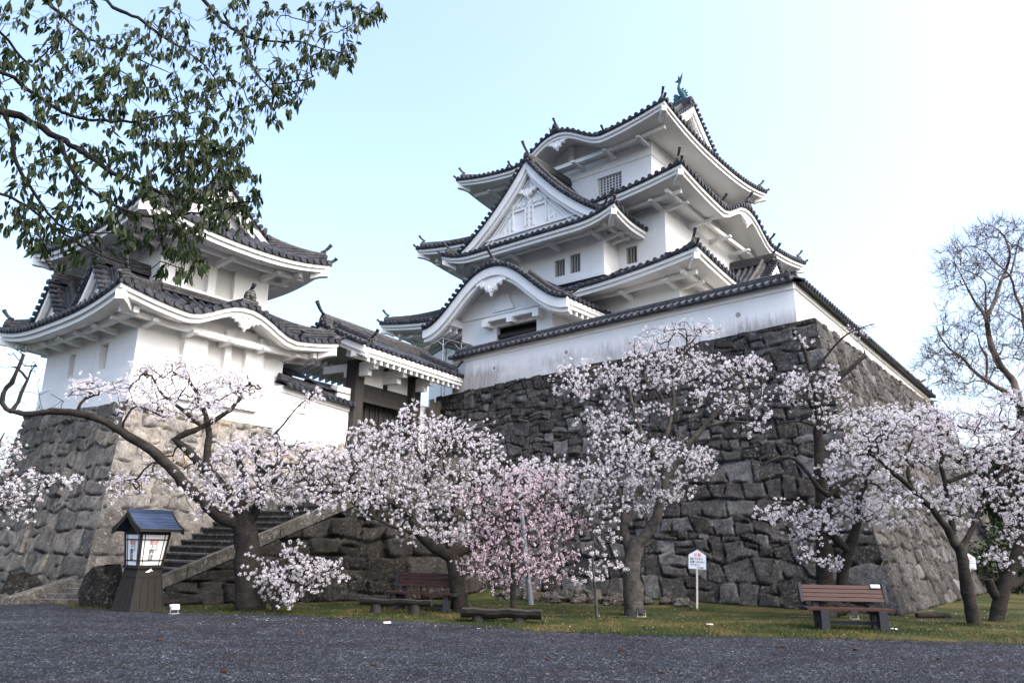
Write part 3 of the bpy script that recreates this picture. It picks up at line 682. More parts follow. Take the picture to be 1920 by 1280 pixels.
# ------------------------------------------------------------------ corner turret
T = Bs(-10.9, 21.3, -51.5, 36)
tur = thing('turret', 'white two storey corner turret on the pale stone base, half behind green branches', 'turret', T.w(3, 2.5, 5.2))
Q1 = (0.0, 6.4, 0.0, 5.15); QB = (-.22, .3, 1.36, 4.2)
hL = [(1.79, 2.36, 6.4, 7.22), (4.07, 4.52, 6.4, 7.18)]
walls(T, Q1, 5.1, 8.3, {'F': hL}, tur, M['plaster'], bands=((5.1, 6.17, .05),))
for h in hL: barred_window(T, Q1, 'F', h, tur, 0, 0, back=M['shutter'], depth=.2).__setitem__('label', 'white shuttered window')
hB = [(2.14, 2.76, 6.56, 7.52), (2.98, 3.52, 6.56, 7.52)]
walls(T, QB, 5.5, 8.05, {'R': hB}, tur, M['plaster'], 'bay_wall')
for h in hB: barred_window(T, QB, 'R', h, tur, 0, 0, back=M['shutter'], depth=.17)
mb = MB(); mb.box(-.30, -.2, 1.3, 4.26, 7.62, 7.78, T.w)
for y in (1.5, 2.78, 4.06): mb.box(-.42, -.2, y - .14, y + .14, 7.55, 7.9, T.w)
mb.build('bay_beam', M['plaster'], tur)
Q2 = (.9, 5.6, .8, 4.85); h2 = [(1.75, 2.5, 9.35, 10.60), (2.78, 3.48, 9.35, 10.42)]
walls(T, Q2, 8.2, 11.4, {'R': h2}, tur, M['plaster'])
for h in h2: barred_window(T, Q2, 'R', h, tur, 0, 0, back=M['shutter'], depth=.18)
mb = newmb(); roof(T, mb, (-1.25, 7.6, -1.25, 6.55), 7.86, 2.1, .42, .05, .42, 1.25, 7.74, karas={'R': [(4.05, 2.05, .72)]}, stub=1.3, topridge=True)
DT = np.array(T.w(-1, 0, 0)) - np.array(T.w(0, 0, 0))
oni(mb['orn'], T.w(-1.22, 2.8, 8.72), DT, .40); toribusuma(mb['orn'], T.w(-1.1, 2.8, 9.05), DT, .42)
ridge_sweep(mb['ridge'], [T.w(-1.1, 2.8, 8.6), T.w(.8, 2.8, 8.7)], .8)
for q in (.75, 4.85): toribusuma(mb['orn'], T.w(-1.15, q, 8.05), DT, .34)
wfT = lambda x, p, z: T.w(p, 2.8 + x, z)
gegyo(mb['white'], wfT, -1.12, 1, 8.03, .40)
build_roof(mb, tur, label='lower tier with a small undulating gable on the lit side')
mbp = MB(); mbp.poly([T.w(-.05, 2.8 + x, 7.8) for x in (-1.9, 1.9)] + [T.w(-.05, 2.8 + x, 7.79 + .72 * bell(x / 2.05)) for x in np.linspace(1.9, -1.9, 11)]); mbp.build('tympanum', M['plaster_soffit'], tur)
for cc in (4.72, 1.55):
    mb = newmb(); zg = gz(8.05, 1.5, 1.2, .35)
    gable_roof(T, mb, 'b', cc, 1.17, zg, -.92, .9, bw=.26, kud=True, board2=False, orn=.26, ridge_h=.75)
    mb['white'].poly([T.w(cc + x, -.62, z) for x, z in [(-1.0, 8.0), (1.0, 8.0)] + [(x, zg(x) - .15) for x in np.linspace(1.0, -1.0, 9)]])
    build_roof(mb, tur, 'gable_roof')
mb = newmb(); g = 1.75; rc = (-.8, 7.2, -.8, 6.25); DhT = (rc[3] - rc[2]) / 2; WT = rc[1] - rc[0]
dF = lambda t: t if t < g else (WT - t if t > WT - g else DhT)
dR = lambda t: max(0.0, min(g, t, (rc[3] - rc[2]) - t))
roof(T, mb, rc, 10.78, 1.9, .50, .055, .42, 1.6, 10.70, dms={'F': dF, 'K': dF, 'R': dR, 'L': dR}, stub=1.6)
ztt = lambda x: 10.78 + .50 * (DhT - abs(x)) + .055 * (DhT - abs(x)) ** 2 + .03
gable_roof(T, mb, 'a', 2.72, DhT - g + .05, ztt, -.8 + g - .3, 7.2 - g + .3, bw=.30, both=True, shachi=True, low=False)
for pa in (-.8 + g + .25, 7.2 - g - .25):
    mb['white'].poly([T.w(pa, 2.72 + x, z) for x, z in [(-1.7, 11.4), (1.7, 11.4)] + [(x, ztt(x) - .15) for x in np.linspace(1.7, -1.7, 11)]])
build_roof(mb, tur, label='upper tier with a gable facing the gate')
for (pa, sgn) in ((.1, -1), (6.2, 1)):
    mb = MB(); shachi(mb, lambda x, y, z: T.w(pa + sgn * (x - .5) + .25 * sgn, 2.72 + y, ztt(0) + .3 + z), .36); mb.build('fish_ornament', M['bronze'], tur)

# ------------------------------------------------------------------ plaster walls with tiled coping
def coping_wall(name, label, p0, p1, z0, z1, wz0, wz1, th, material, loop=(), corner=False, ov=.28):
    p0 = np.array(p0, float); p1 = np.array(p1, float); L = np.linalg.norm(p1 - p0); d = (p1 - p0) / L; nrm = np.array([d[1], -d[0]])
    if (CP[:2] - p0) @ nrm < 0: nrm = -nrm
    zt_ = lambda u: z1[0] + (z1[1] - z1[0]) * u / L
    zb_ = lambda u: z0[0] + (z0[1] - z0[0]) * u / L
    def W(u, n, z): q = p0 + d * u + nrm * n; return (q[0], q[1], z)
    t = thing(name, label, 'plaster wall', W(L / 2, 0, (z0[0] + z0[1]) / 2))
    mb = MB(); n = 12
    def pbox(u0, u1, n0, n1, za, zb):
        mb.box8([W(u0, n0, za(u0)), W(u1, n0, za(u1)), W(u1, n1, za(u1)), W(u0, n1, za(u0)), W(u0, n0, zb(u0)), W(u1, n0, zb(u1)), W(u1, n1, zb(u1)), W(u0, n1, zb(u0))])
    pbox(0, L, -th, 0, zb_, lambda u: zt_(u) - .22); pbox(0, L, -th - .05, .05, lambda u: zt_(u) - .22, lambda u: zt_(u) + .02)
    mb.build('wall', material, t)
    mbt = MB(); run = ov + th / 2; h = .55 * run
    mbt.grid([[W(u, ov, zt_(u)), W(u, -th / 2, zt_(u) + h), W(u, -th - ov, zt_(u))] for u in np.linspace(-.05, L + .05, 12)], False)
    mbt.grid([[W(u, ov, zt_(u)), W(u, ov, zt_(u) - .06), W(u, 0, zt_(u) - .0)] for u in np.linspace(-.05, L + .05, 12)], False)
    nn = int(L / .27)
    for i in range(nn + 1):
        u = .06 + (L - .12) * i / nn; zc = zt_(u)
        for (na, nb_) in ((ov + .05, -th / 2), (-th - ov, -th / 2)):
            r0 = [W(u - .07 * math.cos(q), na, zc + .015 + .07 * math.sin(q)) for q in np.arange(5) * math.pi / 4]
            r1 = [W(u - .07 * math.cos(q), nb_, zc + h + .015 + .07 * math.sin(q)) for q in np.arange(5) * math.pi / 4]
            mbt.grid([r0, r1], True)
        mbt.prism([W(u + .08 * math.cos(q), ov + .06, zc + .02 + .08 * math.sin(q)) for q in np.arange(8) * math.pi / 4], [W(u + .08 * math.cos(q), ov - .02, zc + .02 + .08 * math.sin(q)) for q in np.arange(8) * math.pi / 4])
    tc = mbt.build('tile_coping', M['tile'], t)
    mr = MB(); ridge_sweep(mr, [W(u, -th / 2, zt_(u) + h) for u in np.linspace(-.05, L + .05, 8)], .6); mr.build('ridge', M['ridge'], tc)
    for (u, kind) in loop:
        zc = (zb_(u) + zt_(u)) / 2 - .02; ml = MB(); k = 4 if kind == 's' else 10; a0 = math.pi / 4 if kind == 's' else 0; r = .13 if kind == 's' else .105
        ring = lambda rr, nn_: [W(u + rr * math.cos(a0 + 2 * math.pi * q / k), nn_, zc + rr * math.sin(a0 + 2 * math.pi * q / k)) for q in range(k)]
        ml.grid([ring(r + .015, .0), ring(r + .015, .012), ring(r, .014), ring(r * .8, -.0)], False, True)
        lp = ml.build('loophole', M['plaster'], t); mk = MB(); mk.poly(ring(r * .86, .006)); mk.build('opening', M['iron'], lp)
    return t, W
c0 = (8.93, 22.77)
dirA = np.array([math.sin(R(-50)), math.cos(R(-50))]); dirB = np.array([math.sin(R(38.5)), math.cos(R(38.5))])
pA = tuple(np.array(c0) + dirA * 15.0)
coping_wall('plaster_wall', 'long white plaster wall with tiled coping and loopholes along the front rampart edge', c0, pA, (8.35, 7.7), (9.66, 9.24), 0, 0, .4, M['plaster_stain'],
            [(1.9, 'r'), (4.6, 's'), (8.9, 'r'), (12.6, 's')])
pB = tuple(np.array(c0) + dirB * 21.0)
coping_wall('plaster_wall', 'white plaster wall running down the right side of the rampart, brown stains at its foot', tuple(np.array(c0) + dirB * .02), pB, (8.35, 8.35), (9.66, 9.25), 0, 0, .4, M['plaster_stain2'])
g0 = np.array(T.w(-.35, 4.95, 0)[:2]); g1 = np.array((-6.07, 28.1))
coping_wall('plaster_wall', 'short white plaster wall joining the turret to the gate post', tuple(g0), tuple(g1), (4.6, 4.6), (6.50, 6.36), 0, 0, .3, M['plaster'])
# ------------------------------------------------------------------ gate
G = Bs(-6.07, 28.1, -59, 31)
gate = thing('roofed_gate', 'tiled gate with black timber posts between turret and rampart, above the stairs', 'gate', G.w(0, 2, 4.6))
for (b0, b1) in ((0, .47), (3.45, 4.0)):
    mb = MB(); mb.box(-.25, .25, b0, b1, 4.2, 8.15, G.w); mb.build('post', M['wood_black'], gate)
mb = MB(); mb.box(.0, .2, .47, 3.45, 6.75, 7.35, G.w); mb.box(-.12, .0, .3, 3.6, 6.62, 6.74, G.w); mb.box(-.06, .22, 1.9, 2.06, 7.3, 8.2, G.w); mb.build('lintel', M['wood_black'], gate)
mb = MB(); mb.box(.04, .16, .47, 3.45, 7.35, 8.6, G.w); mb.build('infill_panel', M['plaster'], gate)
for (b0, b1) in ((.47, 1.95), (1.97, 3.45)):
    mb = MB(); mb.box(.3, .42, b0, b1, 4.3, 6.7, G.w)
    for q in np.linspace(b0 + .1, b1 - .1, 5): mb.box(.25, .32, q - .05, q + .05, 4.3, 6.7, G.w)
    mb.build('door', M['wood_black'], gate)
mb = MB()
for b in (.24, 1.98, 3.72):
    mb.box(-1.0, 1.6, b - .12, b + .12, 7.75, 8.05, G.w); mb.box(-.7, .5, b - .11, b + .11, 7.52, 7.75, G.w)
mb.box(-.95, -.75, -.9, 5.2, 8.0, 8.2, G.w); mb.build('beams', M['plaster'], gate)
mb = newmb(); zgt = lambda x: 8.40 + .46 * (2.25 - abs(x)) * (0.86 + .06 * (2.25 - abs(x)))
gable_roof(G, mb, 'b', .85, 2.25, zgt, -1.0, 5.75, bw=.3, both=True, board2=True, sideboard=True, dent=True, orn=.32, kud=True)
build_roof(mb, gate, label='grey tiled gate roof with white rafter ends')
# small tiled roof and white box behind the joining wall
lean = thing('side_gate_roof', 'low dark tiled roof and pale beam seen between turret and gate', 'roof', G.w(.6, -1.6, 5.5))
mb = MB(); mb.box(.35, .6, -2.6, -.1, 4.4, 6.9, G.w); mb.build('wall', M['wood_black'], lean)
mb = MB(); mb.box(.2, .34, -2.6, -.3, 6.66, 6.80, G.w); mb.build('beam', M['plaster'], lean)
mb = MB(); mb.grid([[G.w(-.1, b, 6.92), G.w(.9, b, 7.42), G.w(1.8, b, 6.95)] for b in (-3.0, -1.8)], False); mb.grid([[G.w(-.1, b, 6.78), G.w(.9, b, 7.25), G.w(1.8, b, 6.78)] for b in (-1.4, 0)], False); mb.build('tiled_roof', M['tile'], lean)
bx = MB(); bx.box(-.05, .3, -.72, -.02, 6.42, 7.02, G.w); bx.build('panel', M['plaster'], lean)
# ------------------------------------------------------------------ stone walls
def stone_wall(name, label, bl, br, tl, tr, zb, zt, material, rseed, seed, rowh=(.5, .8), wr=(.8, 1.7), amp=.13, depth=.10, res=.055, cl=None, cr=None, cpar=0, group=None, curve=.3, dark_gap=True, thin=.14, rdd=.04):
    rng = np.random.default_rng(seed); rr = np.random.default_rng(rseed)
    bl, br, tl, tr = (np.array(p, float) for p in (bl, br, tl, tr))
    L = np.linalg.norm(br - bl); ztf = zt if callable(zt) else (lambda u: zt[0] + (zt[1] - zt[0]) * u)
    zmax = max(ztf(0), ztf(1), ztf(.5)); Vh = math.hypot(zmax - zb, np.linalg.norm(tl - bl) * .75)
    nu, nv = int(L / res) + 1, int(Vh / res) + 1
    u = np.linspace(0, 1, nu); h = np.linspace(0, 1, nv); Um, Hm = np.meshgrid(u, h, indexing='ij')
    q = Hm + curve * Hm * (1 - Hm)
    XY = (bl + (tl - bl) * q[..., None]) * (1 - Um[..., None]) + (br + (tr - br) * q[..., None]) * Um[..., None]
    ZT = np.array([ztf(x) for x in u])[:, None]; Z = zb + (ZT - zb) * Hm
    V = np.concatenate([XY, Z[..., None]], -1)
    d = (br - bl) / L; n2 = np.array([d[1], -d[0]])
    if (CP[:2] - bl) @ n2 < 0 and name != 'x': n2 = -n2
    bat = np.linalg.norm((tl - bl) @ n2) / max(zmax - zb, .1); nrm = np.array([n2[0], n2[1], bat]); nrm /= np.linalg.norm(nrm)
    uu = Um * L; vv = (Z - zb) / max(zmax - zb, .01) * Vh
    ys = [0.0]; k = 0
    while ys[-1] < Vh + 1:
        f = 1.15 - .3 * min(1, ys[-1] / Vh); hh = rr.uniform(*rowh) * f
        if rr.random() < thin: hh *= .55
        ys.append(ys[-1] + hh)
    fade = np.ones(nu)
    if cl is not None: fade *= np.clip((u * L - .2) / 1.2, 0, 1)
    if cr is not None: fade *= np.clip(((1 - u) * L - .2) / 1.2, 0, 1)
    Hb = []
    for i, y in enumerate(ys):
        kk = np.arange(-1, L + 3, .72) + rng.uniform(0, .5); val = rng.uniform(-1, 1, len(kk)); val[rng.random(len(kk)) < .3] *= 1.6
        Hb.append(y + (amp if i else 0) * fade * np.interp(u * L, kk, val))
    Hb = np.maximum.accumulate(np.array(Hb) + np.arange(len(ys))[:, None] * 1e-4, 0)
    row = np.clip((vv[:, :, None] > Hb.T[:, None, :]).sum(-1) - 1, 0, len(ys) - 2)
    iu = np.arange(nu)[:, None]
    lo = Hb[row, iu]; hi = Hb[row + 1, iu]; vr = (vv - lo) / np.maximum(hi - lo, .05)
    dx = np.zeros_like(uu); tone = np.zeros_like(uu); off = np.zeros_like(uu); tl_ = np.zeros_like(uu); split = np.full_like(uu, 9.)
    for i in range(len(ys) - 1):
        mk = row == i
        if not mk.any(): continue
        hgt = ys[i + 1] - ys[i]; xb = [0.0 - (rng.uniform(.1, .5) if cl is None else 0)]
        if cl is not None: xb.append(1.5 if (i + cpar) % 2 else .75)
        while xb[-1] < L + .3: xb.append(xb[-1] + hgt * rng.uniform(*wr))
        if cr is not None:
            e = L - (1.5 if (i + cpar) % 2 else .75); xb = [x for x in xb if x < e - .35] + [e, L]
        xb = np.array(xb); ti = rng.uniform(-.34, .34, len(xb)) * hgt
        if cl is not None: ti[:2] *= np.array([0, .3])
        if cr is not None: ti[-2:] *= np.array([.3, 0])
        X = uu[mk]; vv_ = vr[mk]
        j = np.clip(np.searchsorted(xb, X) - 1, 0, len(xb) - 2)
        for _ in range(2):
            j = np.where(X < xb[j] + ti[j] * (vv_ - .5), np.maximum(j - 1, 0), j)
            j2 = np.minimum(j + 1, len(xb) - 2); j = np.where(X > xb[j + 1] + ti[j + 1] * (vv_ - .5), j2, j)
        l_ = X - (xb[j] + ti[j] * (vv_ - .5)); r_ = xb[j + 1] + ti[j + 1] * (vv_ - .5) - X
        if cl is not None: l_ = np.where(j == 0, 9., l_)
        if cr is not None: r_ = np.where(j == len(xb) - 2, 9., r_)
        dx[mk] = np.minimum(l_, r_)
        tn = rng.random(len(xb)); of = rng.normal(0, 1, len(xb)); t1 = rng.normal(0, 1, len(xb)); t2 = rng.normal(0, 1, len(xb))
        if cl is not None: of[0] = t1[0] = t2[0] = 0
        if cr is not None: of[len(xb) - 2] = t1[len(xb) - 2] = t2[len(xb) - 2] = 0
        tone[mk] = tn[j]; off[mk] = of[j] * .026; tl_[mk] = t1[j] * .06 * (X - (xb[j] + xb[j + 1]) / 2) + t2[j] * .07 * (vv_ - .5) * hgt
        sp = rng.random(len(xb)) < .24; sv = rng.uniform(.35, .65, len(xb)); sa = rng.uniform(-.25, .25, len(xb))
        if cl is not None: sp[0] = False
        if cr is not None: sp[len(xb) - 2] = False
        sd_ = np.where(sp[j], np.abs(vv_ - sv[j] - sa[j] * (X - (xb[j] + xb[j + 1]) / 2)) * hgt, 9.)
        split[mk] = sd_
        up_ = sp[j] & (vv_ > sv[j] + sa[j] * (X - (xb[j] + xb[j + 1]) / 2)); tone[mk] = np.where(up_, (tn[j] * 7.3) % 1, tone[mk])
    dy = np.minimum(np.minimum(vv - lo, hi - vv), split)
    wob = .014 * np.sin(uu * 9 + 2.3 * np.sin(vv * 7)) + .012 * np.sin(vv * 13 + uu * 5) - .006
    rd = rdd
    a = np.clip((dx + wob) / rd, 0, 1); b = np.clip((dy + wob) / rd, 0, 1)
    bul = np.clip(1 - ((1 - a) ** 3 + (1 - b) ** 3) ** (1 / 3.), 0, 1); bul = bul ** .7
    disp = depth * (bul - 1) + (off + tl_) * bul + .012 * np.sin(uu * 6.1 + np.sin(vv * 4.2) * 2) * np.sin(vv * 5.3 + 1) + rng.normal(0, .004, uu.shape)
    gap = bul < .12; disp = np.where(gap, disp - .05, disp)
    D = np.broadcast_to(nrm, V.shape).copy()
    for cdir, dist in ((cl, uu), (cr, L - uu)):
        if cdir is None: continue
        wgt = np.clip(1 - dist / .3, 0, 1)[..., None]; cd = np.array(cdir, float); D = D * (1 - wgt) + cd * wgt
        edge = dist < 1e-6; 
    V = V + D * disp[..., None]
    joint = np.clip(1 - bul * 2.2, 0, 1)
    idx = np.arange(nu * nv).reshape(nu, nv)
    F = np.stack([idx[:-1, :-1], idx[1:, :-1], idx[1:, 1:], idx[:-1, 1:]], -1).reshape(-1, 4)
    t = np_mesh(name, V.reshape(-1, 3), F, material, None, True, {'tone': tone.ravel(), 'joint': joint.ravel()}, off=np.zeros(3))
    tag(t, label, 'stone wall', group)
    t.data.shade_smooth() if hasattr(t.data, 'shade_smooth') else None
    return t
Bc = np.array((9.18, 18.63)); Cc = np.array((9.36, 22.40))
nA = np.array([-dirA[1], dirA[0]]); nA = nA if nA @ (CP[:2] - Bc) > 0 else -nA
nB = np.array([dirB[1], -dirB[0]])
cdir = np.array([*(nA + nB), .6]); cdir = cdir / np.linalg.norm(cdir) * 1.2
stone_wall('stone_rampart', 'tall dark rampart wall of fitted boulders below the keep, front face', Bc + dirA * 16.5, Bc, Cc + dirA * 16.5, Cc, 0.0, (7.70, 8.38), M['stone_dark'], 5, 11, (.40, .62), (.8, 1.55), .12, .048, .036, None, cdir, 0)
stone_wall('stone_rampart', 'right face of the rampart receding from the corner behind the cherry trees', Bc, Bc + dirB * 24, Cc, Cc + dirB * 24, 0.0, (8.38, 8.38), M['stone_dark'], 5, 12, (.40, .62), (.85, 1.7), .12, .048, .042, cdir, None, 1)
Bt = np.array((-10.12, 18.8)); Ct = np.array((-10.80, 21.05))
dL = np.array([math.sin(R(-51.5)), math.cos(R(-51.5))]); dR_ = np.array([math.sin(R(34)), math.cos(R(34))])
nL = np.array([-dL[1], dL[0]]); nL = nL if nL @ (CP[:2] - Bt) > 0 else -nL; nR = np.array([dR_[1], -dR_[0]])
cd2 = np.array([*(nL + nR), .6]); cd2 = cd2 / np.linalg.norm(cd2) * 1.2
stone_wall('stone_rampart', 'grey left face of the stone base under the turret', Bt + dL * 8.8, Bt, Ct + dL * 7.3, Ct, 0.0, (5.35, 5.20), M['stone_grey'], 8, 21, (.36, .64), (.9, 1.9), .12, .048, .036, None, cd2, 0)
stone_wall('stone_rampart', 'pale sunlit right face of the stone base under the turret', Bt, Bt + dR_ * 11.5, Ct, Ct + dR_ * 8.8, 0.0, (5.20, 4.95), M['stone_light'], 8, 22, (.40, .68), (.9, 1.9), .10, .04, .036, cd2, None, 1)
pz0 = np.array((-8.35, 18.10)); pz1 = np.array((-3.75, 21.32)); pz2 = np.array((-1.45, 21.95))
fP = 0
dP = (pz1 - pz0) / np.linalg.norm(pz1 - pz0); nP = np.array([dP[1], -dP[0]]); Lp = np.linalg.norm(pz2 - pz0); fP = .70
zlow = lambda u: .12 + 2.52 * u / fP if u < fP else 2.64
cd3 = np.array([nP[0] + .9, nP[1] - .1, .3]); cd3 = cd3 / np.linalg.norm(cd3) * 1.2
stone_wall('stone_wall', 'low dark mossy retaining wall under the sloping stair parapet', pz0 + nP * .25, pz2 + np.array([.5, -.9]) * .3, pz0, pz2, 0.0, zlow, M['stone_low'], 3, 31, (.42, .6), (1.0, 1.9), .06, .07, .045, None, cd3, 0)
stone_wall('stone_wall', 'hidden end of the dark retaining wall meeting the rampart behind the cherry trunk', pz2 + np.array([.5, -.9]) * .3, np.array((-.6, 27.5)), pz2, np.array((-1.0, 27.5)), 0.0, (2.64, 2.7), M['stone_low'], 3, 32, (.42, .6), (1.0, 1.9), .06, .07, .07, cd3, None, 1)
# terraces behind the walls
def slab(name, pts, z, material):
    mb = MB(); mb.poly([(p[0], p[1], z) for p in pts]); o = mb.build(name, material); o['kind'] = 'structure'; return o
slab('terrace_ground', [Cc + (dirA + dirB) * .15, Cc + dirA * 16.5 + dirB * .1, Cc + dirA * 16.5 + dirB * 24, Cc + dirB * 24 + dirA * .1], 7.55, M['stone_grey'])
slab('turret_terrace', [Ct + (dL + dR_) * .1, Ct + dL * 7.2, Ct + dL * 7.2 + dR_ * 8, Ct + dR_ * 8.7 + dL * .1], 4.9, M['stone_grey'])
def cap_course(name, label, p0, p1, z0, z1, hgt, dep, material, seed, par=None):
    rng = random.Random(seed); p0 = np.array(p0); p1 = np.array(p1); L = np.linalg.norm(p1 - p0); d = (p1 - p0) / L; n = np.array([d[1], -d[0]])
    if (CP[:2] - p0) @ n < 0: n = -n
    mb = MB(); u = 0
    while u < L - .05:
        wd = min(rng.uniform(.9, 1.6), L - u); za = z0 + (z1 - z0) * u / L; zb_ = z0 + (z1 - z0) * (u + wd) / L; j = rng.uniform(-.015, .015)
        P_ = lambda uu, nn, z: (*(p0 + d * uu + n * nn), z)
        mb.box8([P_(u + .008, .05 + j, za - hgt), P_(u + wd - .008, .05 + j, zb_ - hgt), P_(u + wd - .008, -dep, zb_ - hgt), P_(u + .008, -dep, za - hgt), P_(u + .008, .05 + j, za + j), P_(u + wd - .008, .05 + j, zb_ + j), P_(u + wd - .008, -dep, zb_ + j), P_(u + .008, -dep, za + j)])
        u += wd
    return mb
stair = thing('stone_staircase', 'worn stone staircase climbing between the pale base and a sloping parapet', 'staircase', (-6, 19.5, 0))
cap_course('p', '', pz0 - dP * .1, pz1, .40, 2.95, .30, .34, None, 4).build('parapet', M['stone_step'], stair)
cap_course('p', '', pz1, pz2 + dP * .1, 2.95, 2.97, .32, .34, None, 5).build('parapet', M['stone_step'], stair)
dE = np.array([math.sin(R(-55)), math.cos(R(-55))]); dS = np.array([math.sin(R(35)), math.cos(R(35))])
for i in range(14):
    s0 = i * .383 - .1; z = .28 + .168 * i; p = pz0 + dP * s0 - nP * .1; jt = random.Random(i).uniform(-.01, .01)
    a, b = p, p + dE * 4.2; c, d_ = b + dS * 1.0, a + dS * 1.0
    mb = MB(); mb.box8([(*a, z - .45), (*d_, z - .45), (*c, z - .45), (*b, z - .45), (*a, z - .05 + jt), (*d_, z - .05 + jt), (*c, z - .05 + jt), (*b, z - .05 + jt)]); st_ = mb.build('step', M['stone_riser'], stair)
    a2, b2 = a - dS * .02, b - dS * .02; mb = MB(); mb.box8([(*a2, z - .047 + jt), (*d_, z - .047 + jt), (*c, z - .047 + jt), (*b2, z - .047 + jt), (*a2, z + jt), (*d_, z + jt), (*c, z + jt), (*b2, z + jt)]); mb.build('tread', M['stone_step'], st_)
for i in range(4):
    y = 17.95 + .34 * i; z = .10 + .10 * i; mb = MB(); x0 = -11.0 + .18 * i
    mb.box8([(x0, y + .02, -.1), (-8.0, y + .35, -.1), (-8.0, y + 1.6, -.1), (x0, y + 1.2, -.1), (x0, y + .02, z), (-8.0, y + .35, z), (-8.0, y + 1.6, z), (x0, y + 1.2, z)]); mb.build('step', M['stone_step'], stair)
mb = MB(); mb.box8([(-11.25, 17.75, -.1), (-11.0, 17.75, -.1), (-10.25, 19.6, -.1), (-10.5, 19.6, -.1), (-11.25, 17.75, .14), (-11.0, 17.75, .14), (-10.25, 19.6, .62), (-10.5, 19.6, .62)]); mb.build('kerb_stone', M['stone_step'], stair)
for i in range(12):
    y = 22.6 + .45 * i; z = 2.7 + .16 * i; mb = MB(); mb.box(-7.2, -1.3, y, y + 1.0, z - .6, z); mb.build('step', M['stone_step'], stair)
mb = MB(); mb.box8([(-4.6, 21.2, 2.4), (-1.6, 22.2, 2.4), (-1.3, 24, 2.4), (-7.5, 24, 2.4), (-4.6, 21.2, 2.64), (-1.6, 22.2, 2.64), (-1.3, 24, 2.64), (-7.5, 24, 2.64)]); mb.build('landing', M['stone_step'], stair)
wg = thing('plaster_wall', 'low white plaster wall beside the right gate post', 'plaster wall', G.w(.1, 5, 4.4))
mb = MB(); mb.box(-.02, .2, 4.02, 5.9, 4.3, 7.1, G.w); mb.build('wall', M['plaster'], wg)
mb = MB(); mb.box(-.06, .24, 4.02, 5.9, 4.3, 4.9, G.w); mb.build('foundation', M['stone_light'], wg)
fe = thing('plank_fence', 'weathered brown plank fence between the gate post and the rampart', 'fence', G.w(-.3, 5.2, 5.6))
for i in range(9):
    mb = MB(); b = 4.55 + i * .155; mb.box(-.34 + .01 * (i % 3), -.30 + .01 * (i % 3), b, b + .145, 5.2 - .02 * i, 7.35 + .06 * math.sin(i * 2.1), G.w); mb.build('plank', M['wood_fence'], fe)
mb = MB(); mb.box(-.29, -.22, 4.5, 5.95, 6.9, 7.0, G.w); mb.box(-.29, -.22, 4.5, 5.95, 5.6, 5.7, G.w); mb.build('rail', M['wood_fence'], fe)

# ------------------------------------------------------------------ ground
mb = MB(); S_ = 1500; mb.poly([(-S_, -S_, 0), (S_, -S_, 0), (S_, S_, 0), (-S_, S_, 0)]); gr = mb.build('ground', M['gravel']); gr['kind'] = 'structure'
edge_px = [(-200, 1120), (60, 1128), (200, 1143), (420, 1149), (560, 1152), (700, 1160), (860, 1169), (1000, 1182), (1150, 1187), (1260, 1191), (1500, 1194), (1700, 1200), (1920, 1206), (2200, 1212)]
rg = random.Random(3); front = []
for (a, b) in zip(edge_px[:-1], edge_px[1:]):
    for k in range(10):
        t = k / 10; q = ground(a[0] + (b[0] - a[0]) * t, a[1] + (b[1] - a[1]) * t); front.append((q[0], q[1] + rg.gauss(0, .07)))
def lawn_edge(x):
    return float(np.interp(x, [p[0] for p in front], [p[1] for p in front]))
mb = MB(); mb.poly([(p[0], p[1], .004) for p in front] + [(60, 18, .004), (60, 120, .004), (-60, 120, .004), (-60, 22, .004)])
la = mb.build('lawn', M['lawn']); la['kind'] = 'structure'
rng = np.random.default_rng(5); N = 70000
xs = rng.uniform(-14, 22, N); ye = np.array([lawn_edge(x) for x in xs]); ys = ye + np.abs(rng.normal(0, 1, N)) * 2.2 - .12
bx_ = [(q[0], q[1]) for q in (ground(p, y) for p, y in ((472, 1146), (862, 1143), (964, 1148), (1190, 1152), (1548, 1146), (1580, 1146), (1828, 1172), (1862, 1145), (515, 1147), (1122, 1160), (1307, 1143), (940, 1168), (742, 1152), (1560, 1186), (1640, 1186)))]
ex_ = np.concatenate([np.array(b) + rng.normal(0, .22, (420, 2)) for b in bx_]); xs = np.concatenate([xs, ex_[:, 0]]); ys = np.concatenate([ys, ex_[:, 1]]); N = len(xs)
keep_ = (np.sin(xs * 1.7 + ys * 2.1) + np.sin(xs * .6 - ys * 1.3) + rng.normal(0, .8, N) + 9 * (np.arange(N) >= N - 420 * 15)) > -.6
xs, ys = xs[keep_], ys[keep_]; n = len(xs); hh = rng.uniform(.02, .07, n); an = rng.uniform(0, 6.28, n); ln = rng.uniform(-.04, .04, (n, 2)); wd = .006
V = np.zeros((n, 3, 3)); V[:, 0] = np.stack([xs - wd * np.cos(an), ys - wd * np.sin(an), np.zeros(n)], 1); V[:, 1] = np.stack([xs + wd * np.cos(an), ys + wd * np.sin(an), np.zeros(n)], 1); V[:, 2] = np.stack([xs + ln[:, 0], ys + ln[:, 1], hh], 1)
go = np_mesh('grass', V.reshape(-1, 3), np.arange(n * 3).reshape(-1, 3), M['blade'], off=np.zeros(3)); tag(go, 'thin patchy grass on the strip before the walls', 'grass', kind='stuff')
